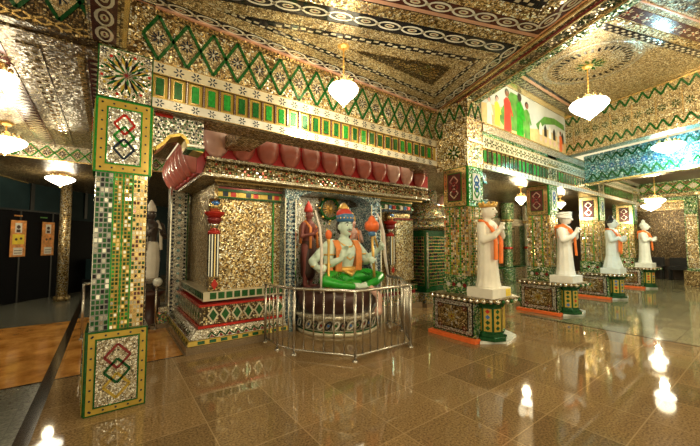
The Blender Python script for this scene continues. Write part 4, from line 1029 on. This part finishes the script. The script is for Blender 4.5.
def pedestal(x, label):
    o = thing('statue_pedestal', (x, 2.9, 0), label, 'pedestal', 'pedestals of the statue row')
    b = B(); b.box(x-.45, 2.76, 0, x-.05, 3.62, .055, 'orange_paint'); b.build('orange_kerb', o)
    b = B(); b.prism(Frame((0, 0, 0), (1, 0, 0), (0, 1, 0)), [(x-.36, 2.74), (x-.02, 2.52), (x+.42, 2.60), (x+.62, 2.95), (x+.5, 3.6), (x-.05, 3.6), (x-.05, 2.8)], 0, .04, 'marble_base'); b.build('marble_base', o)
    b = B(); b.box(x-.36, 2.80, .04, x+.46, 3.58, .60, 'green_mosaic'); f = leftf(x-.365, 3.58)
    rhombus_panel(b, f, .04, .08, .74, .58, [], 0, 'silver_mosaic', 'black_glass', 'dark_gold_mosaic', .07, 'dark_red_glass')
    b.flower(f, .39, .33, .16, .034, 'silver_mosaic', 'yellow_tile', 8); b.flower(f, .39, .33, .09, .037, 'yellow_tile', 'dark_red_glass', 8)
    for ca in (.17, .61):
        for cb in (.18, .48): b.flower(f, ca, cb, .05, .034, 'dark_red_glass', 'white_tile', 6)
    f = front(x-.36, 2.795)
    for k in range(4): b.slab(f, .36+k*.12, .1, .44+k*.12, .56, .012, 'yellow_tile' if k % 2 else 'green_glass')
    b.build('rosette_block', o)
    b = B(); c = (x-.06, 2.76, .04)
    b.lathe(c, [(.25, 0), (.25, .05), (.21, .06), (.21, .10), (.19, .11), (.19, .48), (.22, .49), (.24, .54), (.22, .56)], 'dark_green_glass', 8, 1, 1, 0, 0, False)
    for k in range(8):
        t = PI/8+PI*k/4; r_ = .19*math.cos(PI/8); fr = Frame((c[0]+r_*math.cos(t), c[1]+r_*math.sin(t), .04), (-math.sin(t), math.cos(t), 0), (0, 0, 1))
        b.slab(fr, -.055, .13, .055, .46, .006, 'yellow_tile')
        for z in (.18, .26, .34, .42): b.fdiamond(fr, 0, z, .035, .035, .009, random.choice(['blue_glass', 'dark_green_glass', 'red_glass', 'green_glass']))
    b.build('corner_column', o)
    b = B(); b.prism(Frame((0, 0, 0), (1, 0, 0), (0, 1, 0)), [(x-.42, 3.6), (x-.42, 2.80), (x-.18, 2.50), (x+.30, 2.46), (x+.52, 2.75), (x+.52, 3.6)], .60, .655, 'dark_gold_mosaic')
    for k in range(8): b.ball((x-.42, 2.84+k*.1, .615), .035, 'mirror_tile' if k % 2 else 'steel', 8, 6)
    for k in range(4): t = (k+.5)/4; b.ball((x-.42+.24*t, 2.80-.30*t, .615), .035, 'mirror_tile' if k % 2 else 'steel', 8, 6)
    for k in range(5): b.ball((x-.14+.1*k, 2.497-.008*k, .615), .033, 'mirror_tile' if k % 2 else 'green_glass', 8, 6)
    b.build('top_slab', o)
    return o
def robed(x, label, mat, head, garland, variant):
    y = 2.80; z0 = .655
    o = thing('robed_statue', (x, y, z0), label, 'statue', 'white robed statues of the pillar row')
    b = B(); b.box(x-.27, y-.22, z0, x+.25, y+.20, z0+.14, mat); b.build('statue_base', o)
    zz = z0+.14
    b = B()
    flare = 1.25 if variant == 2 else 1.0
    b.lathe((x, y, zz), [(.20*flare, -.02), (.205*flare, .02), (.185*flare, .10), (.165, .30), (.155, .55), (.15, .72), (.165, .86), (.165, .95), (.12, 1.01), (.055, 1.035)], mat, 36, 1, .85, .035, 11)
    b.limb([(x, y, zz+1.0), (x, y-.01, zz+1.10)], [.058, .05], mat)
    b.ball((x, y-.03, zz+1.17), (.092, .112, .125), mat, 16, 10); b.ball((x, y-.065, zz+1.11), (.068, .072, .055), mat)
    b.limb([(x, y-.138, zz+1.19), (x, y-.162, zz+1.145)], [.012, .019], mat)
    for s in (-1, 1):
        b.ball((x+s*.085, y-.02, zz+1.16), (.014, .022, .034), mat)
        b.limb([(x+s*.155, y, zz+.93), (x+s*.20, y-.05, zz+.72)], [.07, .062], mat)
        if variant in (0, 1): wr = (x+s*.04, y-.21, zz+.86)
        else: wr = (x+s*.10, y-.24, zz+.72)
        b.limb([(x+s*.20, y-.05, zz+.72), (x+s*.12, y-.17, zz+.78), wr], [.062, .052, .038], mat)
        hand(b, wr, (-s*.25, -.35, .9), (-s, 0, 0), mat, .25, .72, s)
    melt(b.build('body', o), .011, 2)
    for s in (-1, 1): b = B(); b.ball((x+s*.036, y-.128, zz+1.19), (.016, .012, .007), 'hair_black', 8, 6); b.build('eye', o)
    b = B(); b.tube([(x-.028, y-.130, zz+1.10), (x, y-.14, zz+1.098), (x+.028, y-.130, zz+1.10)], [.003, .007, .003], 'lip_red', 6); b.build('lips', o)
    b = B()
    if head == 'crown':
        b.lathe((x, y-.02, zz+1.225), [(.105, 0), (.125, .01), (.135, .05), (.105, .055), (.10, .02)], 'gold_paint', 20)
        for k in range(10): t = 2*PI*k/10; b.ball((x+.128*math.cos(t), y-.02+.128*math.sin(t), zz+1.285), (.02, .02, .03), 'gold_paint', 8, 6)
        nm = 'crown'
    elif head == 'turban':
        b.ball((x, y-.0, zz+1.235), (.125, .135, .085), mat)
        for k in range(4): b.tube([(x+.12*math.cos(t*PI/10), y+.13*math.sin(t*PI/10), zz+1.20+.025*k+.02*math.sin(t*PI/10+k)) for t in range(20)], .022, mat, 8, True, True)
        nm = 'turban'
    else:
        b.lathe((x, y, zz+1.22), [(.098, -.04), (.105, .0), (.08, .06), (.045, .10), (.05, .14), (.012, .18)], 'hair_black' if head == 'hair' else mat, 16); nm = 'top_knot'
    b.build(nm, o)
    b = B(); og = 'orange_cloth'
    if garland == 'sash':      # loop round the neck, both ends hanging in front
        for s in (-1, 1):
            pts = [(x, y+.11, zz+1.02), (x+s*.09, y+.06, zz+1.03), (x+s*.10, y-.06, zz+.98), (x+s*.085, y-.15, zz+.86), (x+s*.075, y-.18, zz+.70), (x+s*.07, y-.175, zz+.42 if s < 0 else zz+.36)]
            for q in (-.022, 0, .022): b.tube([(p[0]+q, p[1], p[2]) for p in pts], .022, og, 8)
    else:                      # band crossing from the shoulder to the hip
        pts = [(x+.03, y+.15, zz+.80), (x-.10, y+.12, zz+1.0), (x-.12, y-.02, zz+1.02), (x-.07, y-.15, zz+.90), (x+.03, y-.18, zz+.72), (x+.06, y-.19, zz+.42)]
        pts2 = [(x-.19, y+.02, zz+.78), (x-.17, y+.03, zz+.98), (x-.12, y-.02, zz+1.03), (x-.06, y-.15, zz+.92), (x+.07, y-.17, zz+.8), (x+.10, y-.17, zz+.5)]
        for P_ in (pts, pts2): 
            for q in (-.02, .0, .02): b.tube([(p[0], p[1], p[2]+q) for p in P_], .024, og, 8)
    melt(b.build('orange_garland', o), .012, 2)
    if variant == 0:
        b = B(); b.slab(front(x+.10, y-.222, z0), 0, .012, .13, .12, .006, 'poster_yellow')
        for k in range(3): b.slab(front(x+.10, y-.228, z0), .02, .03+k*.028, .11, .038+k*.028, .001, 'gold_paint')
        b.build('name_plate', o)
    return o
rows = [(4.75, 'statue_white', 'crown', 'sash', 0), (7.68, 'statue_pale', 'turban', 'band', 1), (10.75, 'statue_cool_white', 'hair', 'sash', 2), (14.0, 'statue_cool_white', 'knot', 'band', 3)]
PLB = ['mosaic pillar behind the gold-crowned white statue, first of the row past the railing', 'mosaic pillar behind the turbaned white statue, second of the row', 'mosaic pillar behind the black-haired white statue, third of the row', 'farthest visible mosaic pillar of the statue row, behind the smallest statue']
DLB = ['orange-kerbed rosette pedestal under the gold-crowned white statue', 'orange-kerbed rosette pedestal under the turbaned white statue', 'orange-kerbed pedestal under the black-haired bluish-white statue', 'small far orange-kerbed pedestal under the last white statue']
SLB = ['white robed statue with gold crown, orange garland and yellow name plate', 'white robed statue with turban and orange band crossing its shoulder', 'bluish-white robed statue with black hair and spreading robe', 'farthest and smallest white statue, with a pointed top knot']
for (x, mt, hd, gl, v), a, c_, d in zip(rows, PLB, DLB, SLB):
    row_pillar(x, a); pedestal(x, c_); robed(x, d, mt, hd, gl, v)

# ------------------------------------------------------------------ chandeliers
def chandelier(x, y, ztop, zb, r, label, glass='lamp_glass', power=40, hh=.23):
    """zb = lowest point of the bowl"""
    o = thing('chandelier', (x, y, ztop), label, 'lamp', 'ceiling chandeliers')
    b = B(); b.lathe((x, y, ztop-.05), [(.03, 0), (.07, .02), (.085, .048)], 'gold_paint', 16); b.build('canopy', o)
    b = B(); b.tube([(x, y, ztop-.03), (x, y, zb+hh+.08)], .008, 'gold_paint', 6)
    z = ztop-.08
    while z > zb+hh+.12: b.ball((x, y, z), (.014, .014, .02), 'gold_paint', 6, 5); z -= .06
    b.build('chain', o)
    b = B(); b.lathe((x, y, zb+hh-.01), [(r*.75, 0), (r*.55, .03), (r*.25, .05), (r*.18, .10), (.02, .12)], 'gold_paint', 20)
    for k in range(8): t = 2*PI*k/8; b.ball((x+r*.62*math.cos(t), y+r*.62*math.sin(t), zb+hh+.045), (.022, .022, .035), 'gold_trim', 8, 6)
    b.build('crown_ring', o)
    b = B(); b.lathe((x, y, zb), [(.012, .0), (.04, .015), (r*.42, hh*.25), (r*.75, hh*.48), (r*.97, hh*.70), (r*1.0, hh*.82), (r*.9, hh*.95), (r*.7, hh)], glass, 28); gb = b.build('glass_bowl', o)
    b = B(); b.ball((x, y, zb-.012), .018, 'gold_paint', 8, 6); b.build('finial', gb)
    if power:
        L = bpy.data.lights.new('lamp_light', 'POINT'); L.energy = power; L.color = (1, .86, .55) if glass == 'lamp_glass' else (.35, .85, 1); L.shadow_soft_size = .08
        lo = bpy.data.objects.new('lamp_light', L); COL.objects.link(lo); lo.location = (x, y, zb-.12)
        L2 = L.copy(); L2.energy = power*.16; L2.shadow_soft_size = .2; lo2 = bpy.data.objects.new('lamp_light', L2); COL.objects.link(lo2); lo2.location = (x, y, zb+hh+.17)
    return o
chandelier(2.17, 3.05, ZC, 3.10, .175, 'chandelier with white bowl in front of the frieze beam, left of centre', power=38)
chandelier(6.22, 1.84, ZB, 3.48, .27, 'large white chandelier under the round medallion of the high ceiling bay', power=70, hh=.30)
chandelier(8.75, 1.32, 3.9, 3.20, .25, 'bluish-white chandelier hanging before the teal fascia', 'lamp_glass_cool', 60, .2)
chandelier(-1.28, 6.9, 3.27, 2.80, .24, 'white chandelier at the left edge, below the aisle ceiling', power=30)
chandelier(-.90, 9.6, 3.0, 2.72, .26, 'white chandelier hanging in front of the dark left aisle, beside the thin pole', power=25, hh=.2)
chandelier(-.95, 4.6, 3.27, 3.0, .17, 'glowing chandelier close under the brown ceiling at the upper left edge', power=8, hh=.16)
chandelier(8.7, 4.15, 2.95, 2.46, .14, 'small lamp glowing between the second and third pillars behind the row beam', power=40, hh=.2)
chandelier(12.0, 2.13, 3.45, 2.45, .22, 'lamp glowing at the far right beyond the last pillars', power=70, hh=.2)
chandelier(16.2, 3.0, 3.45, 2.62, .28, 'farther lamp just left of the brightest far lamp', power=60, hh=.24)
chandelier(13.5, 1.0, 3.45, 2.55, .2, 'lamp at the right edge above the far green pillar', power=60, hh=.2)
# unseen chandeliers added behind and beside the viewer to light the hall
for (x, y, z) in ((1.2, -.9, ZC), (4.2, -1.6, ZB), (-1.6, .6, ZC), (6.6, -.9, ZB)):
    chandelier(x, y, z, z-.6, .22, {1.2: 'added hall chandelier, unseen just behind the viewpoint', 4.2: 'added hall chandelier, unseen behind the viewpoint to the right', -1.6: 'added hall chandelier, unseen behind the viewpoint to the left', 6.6: 'added hall chandelier in the high bay, unseen beyond the right frame edge'}[x], power=85)
# lamps within the aisle behind the row and inside the shrine
for (x, y, z, p) in ((6.9, 4.4, 2.95, 30), (11.6, 4.3, 2.95, 30)):
    chandelier(x, y, z, z-.4, .14, 'small lamp in the aisle behind the row of statues, %s' % ('near the turret' if x < 8 else 'beyond the third pillar'), power=p, hh=.18)

# ------------------------------------------------------------------ left dark wall, boards, pole
dv = unit(.93, 1.22); fw = Frame((-1.96, 10.93, 0), (dv[0], dv[1], 0), (0, 0, 1))
b = B(); b.slab(fw, -7, 0, 9, 3.6, -.25, 'dark_teal_wall', -.35)
for k in range(8): b.slab(fw, -6+k*1.7, 2.2, -5.9+k*1.7, 3.4, -.22, 'dark_metal', -.26)
struct(b, 'wall_left')
b = B(); b.box(-1.5, 17, 0, 4, 17.2, 3.6, 'dark_brown'); struct(b, 'wall_back')
pb = thing('partition_board', (-1.96, 10.93, 0), 'long black partition with two orange posters along the left aisle', 'partition')
b = B(); b.slab(fw, -6, 0, 1.42, 2.28, 0, 'dark_board', -.1); b.build('board', pb)
b = B(); b.slab(fw, -6, 2.24, 1.42, 2.28, .02, 'dark_metal'); b.build('top_edge', pb)
for k in range(9): b = B(); b.slab(fw, -5.62+k*.85, 0, -5.58+k*.85, 2.24, .015, 'dark_metal'); b.build('stile', pb)
def poster(a, w, label, seedv):
    random.seed(seedv)
    b = B(); b.slab(fw, a, 1.12, a+w, 2.0, .03, 'poster_orange', .016)
    b.slab(fw, a+w*.12, 1.42, a+w*.88, 1.66, .033, 'poster_yellow' if seedv == 1 else 'poster_orange', .02); b.slab(fw, a+w*.25, 1.70, a+w*.7, 1.94, .033, 'poster_white', .02)
    b.slab(fw, a+w*.2, 1.16, a+w*.8, 1.34, .033, 'poster_white', .02); b.disc(fw, a+w*.47, 1.84, w*.13, .034, 'poster_dark'); b.slab(fw, a+w*.34, 1.71, a+w*.6, 1.78, .034, 'poster_dark', .02)
    b.disc(fw, a+w*.35, 1.54, w*.09, .0345, 'poster_dark'); b.disc(fw, a+w*.66, 1.56, w*.09, .0345, 'poster_dark')
    b.slab(fw, a+w*.25, 1.20, a+w*.75, 1.215, .0345, 'poster_dark', .02); b.slab(fw, a+w*.25, 1.26, a+w*.75, 1.275, .0345, 'poster_dark', .02)
    o = b.build('poster', None, tuple(fw.p(a, 1.1))); tag(o, label, 'poster', 'posters on the black partition')
poster(.12, .36, 'orange poster with a yellow band on the black partition, at the left', 1)
poster(.90, .34, 'orange poster without yellow band on the black partition, nearer the thin pole', 2)
random.seed(5)
b = B()
for a in (.2, .85):
    for k in range(4): b.slab(fw, a+k*.05, 2.10, a+k*.05+.03, 2.13, .02, 'poster_orange' if a < .5 else 'leaf_paint', .0)
b.build('small_sign', pb)
b = B(); b.slab(fw, 1.5, 0, 2.6, 2.1, .0, 'dark_board', -.22); o = b.build('dark_cabinet', None, tuple(fw.p(2, 0))); tag(o, 'tall black cabinet behind the thin mosaic pole, next to the partition end', 'cabinet')
b = B(); b.slab(fw, 2.3, .35, 2.9, .95, .35, 'dark_teal_wall', .05)
b.slab(fw, 2.35, .4, 2.85, .9, .37, 'dark_metal', .34); o = b.build('teal_box', None, tuple(fw.p(2.6, .35))); 
b2 = B(); b2.slab(fw, 2.2, 0, 3.0, .35, .4, 'dark_metal', .03); o2 = b2.build('low_stand', None, tuple(fw.p(2.6, 0)))
tag(o, 'dark teal box on a low stand left of the near pillar', 'box'); tag(o2, 'low black stand carrying the dark teal box', 'stand')
pp = thing('mosaic_pole', (-.90, 11.0, 0), 'thin round gold-mosaic pole standing in front of the dark left wall', 'pole')
b = B(); b.lathe((-.9, 11.0, 0), [(.115, 0), (.115, 3.0)], 'gold_mosaic', 18); b.build('shaft', pp)
b = B(); b.lathe((-.9, 11.0, 0), [(.17, 0), (.17, .1), (.125, .13)], 'dark_gold_mosaic', 18); b.build('foot', pp)

# ------------------------------------------------------------------ background behind the row and far right
BW = [('green_mosaic', 6.9, 8.1), ('silver_mosaic', 8.1, 8.9), ('teal_mosaic', 8.9, 10.0), ('green_mosaic', 10.0, 11.6), ('dark_gold_mosaic', 11.6, 13.2), ('green_mosaic', 13.2, 15.0), ('blue_white_mosaic', 15.0, 16.0), ('gold_mosaic', 16, 19)]
b = B()
for mt, xa, xb in BW:
    b.box(xa, 6.4, 0, xb, 6.6, 2.95, mt); f = front(xa, 6.395)
    b.slab(f, 0, 2.1, xb-xa, 2.35, .04, 'cream_mosaic'); b.slab(f, 0, 2.5, xb-xa, 2.95, .03, 'brown_mosaic'); b.slab(f, 0, 0, xb-xa, .5, .1, 'mixed_mosaic'); b.slab(f, 0, .5, xb-xa, .56, .14, 'dark_green_glass')
    b.slab(f, (xb-xa)/2-.35, .7, (xb-xa)/2+.35, 2.0, .02, 'dark_green_glass'); b.slab(f, (xb-xa)/2-.3, .75, (xb-xa)/2+.3, 1.95, .03, 'dark_gold_mosaic')
struct(b, 'wall_rear')
for i, x in enumerate((7.2, 8.7, 10.2, 11.9, 13.5)):
    o = thing('wall_pilaster', (x, 6.2, 0), ['pale', 'silver', 'teal', 'green', 'farthest'][i]+' mosaic half-column against the rear wall seen through the statue row', 'pilaster')
    b = B(); b.lathe((x, 6.2, 0), [(.24, 0), (.24, .5), (.15, .55), (.15, 2.2), (.22, 2.3), (.24, 2.9)], ['green_mosaic', 'silver_mosaic', 'teal_mosaic', 'green_mosaic', 'cream_mosaic'][i], 12, 1, 1, 0, 0, False); b.build('shaft', o)
    b = B(); b.lathe((x, 6.2, 1.2), [(.17, 0), (.17, .08)], 'red_glass', 12); b.build('ring', o)
    b = B(); b.lathe((x, 6.2, 2.2), [(.19, 0), (.23, .1)], 'gold_trim', 12); b.build('ring', o)
# silver urn standing between the first two pedestals
ur = thing('silver_urn', (6.15, 3.9, 0), 'silver mirrored urn on the floor between the first two statue pedestals', 'urn')
b = B(); b.lathe((6.15, 3.9, 0), [(.14, 0), (.16, .04), (.08, .1), (.1, .16), (.2, .3), (.22, .42), (.16, .55), (.09, .62), (.13, .68)], 'steel', 24); b.build('body', ur)
b = B(); b.lathe((6.15, 3.9, .66), [(.135, 0), (.12, .04), (.05, .09), (.02, .16)], 'silver_mosaic', 20); b.build('lid', ur)
# far right hall end
b = B(); b.box(18.2, -4, 0, 18.4, 6.4, 3.5, 'dark_brown'); f = leftf(18.19, 6.4)
b.slab(f, 2.6, .75, 10.4, 2.75, .02, 'brown_mosaic'); b.slab(f, 2.6, 2.75, 10.4, 3.1, .06, 'gold_mosaic'); b.slab(f, 2.6, 3.1, 10.4, 3.42, .08, 'green_mosaic'); b.slab(f, 2.6, 3.07, 10.4, 3.12, .1, 'gold_trim')
struct(b, 'wall_right')
for i, (x, y) in enumerate(((15.8, 1.9), (16.0, 3.9))):
    o = thing('far_pillar', (x, y, 0), ['green mosaic pillar at the far right edge of the hall', 'green mosaic pillar at the hall end just past the last statue'][i], 'pillar')
    b = B(); b.box(x-.16, y-.16, .5, x+.16, y+.16, 3.45, 'green_mosaic'); b.slab(leftf(x-.165, y+.16), .03, .6, .29, 2.4, .01, 'gold_mosaic'); b.build('shaft', o)
    b = B(); b.box(x-.24, y-.24, 0, x+.24, y+.24, .5, 'dark_gold_mosaic'); b.build('foot', o)
o = thing('far_frieze', (14.6, 3.3, 3.0), 'green lattice frieze across the far end of the hall below the dark ceiling', 'beam')
ff = leftf(14.7, 3.35); b = B(); b.slab(ff, 0, 3.05, 7, 3.45, 0, 'green_mosaic', -.2); lattice(b, ff, 0, 7, 3.1, 3.4, .3, .15, 'dark_gold_mosaic', 'white_tile', 'bright_green_glass', .03); b.build('lattice_band', o)
b = B(); b.slab(ff, 0, 2.95, 7, 3.05, .03, 'gold_mosaic', -.2); b.build('edge_trim', o)
# low dark benches by the end wall
for i, y in enumerate((3.3, 2.5, 1.7, .9)):
    o = thing('bench', (17.6, y, 0), ['first', 'second', 'third', 'last'][i]+' low black bench from the left along the far end wall', 'bench', 'black benches at the far wall')
    b = B(); b.box(17.35, y-.33, .40, 17.85, y+.33, .50, 'dark_metal'); b.build('seat', o)
    for sx in (17.4, 17.8):
        for sy in (y-.28, y+.28): b = B(); b.box(sx-.03, sy-.03, 0, sx+.03, sy+.03, .40, 'dark_metal'); b.build('leg', o)
    b = B(); b.box(17.80, y-.33, .5, 17.86, y+.33, .85, 'dark_metal'); b.build('backrest', o)
# ------------------------------------------------------------------ light
A = bpy.data.lights.new('alcove_fill_light', 'AREA'); A.energy = 16; A.color = (1, .88, .62); A.shape = 'RECTANGLE'; A.size = 1.2; A.size_y = .3  # added fill without a fixture under the alcove top, brightens the seated statue
ao = bpy.data.objects.new('alcove_fill_light', A); COL.objects.link(ao); ao.location = (3.4, 5.08, 2.37); ao.rotation_euler = (math.radians(12), 0, 0)
w = bpy.data.worlds.new('hall_world'); S.world = w; w.use_nodes = True
bg = w.node_tree.nodes['Background']; bg.inputs[0].default_value = (1.0, .84, .50, 1); bg.inputs[1].default_value = .8

# ------------------------------------------------------------------ camera
cam = bpy.data.cameras.new('camera'); co = bpy.data.objects.new('camera', cam); COL.objects.link(co)
cam.sensor_width = 36; cam.lens = 325/700*36; cam.clip_start = .05
co.location = (0, 0, 1.5)
co.rotation_euler = (PI/2+math.atan2(18, 325), 0, -math.radians(36.6))
S.camera = co
S.view_settings.view_transform = 'Standard'; S.view_settings.look = 'None'; S.view_settings.gamma = 1; S.view_settings.exposure = 0.4
S.view_settings.use_curve_mapping = False
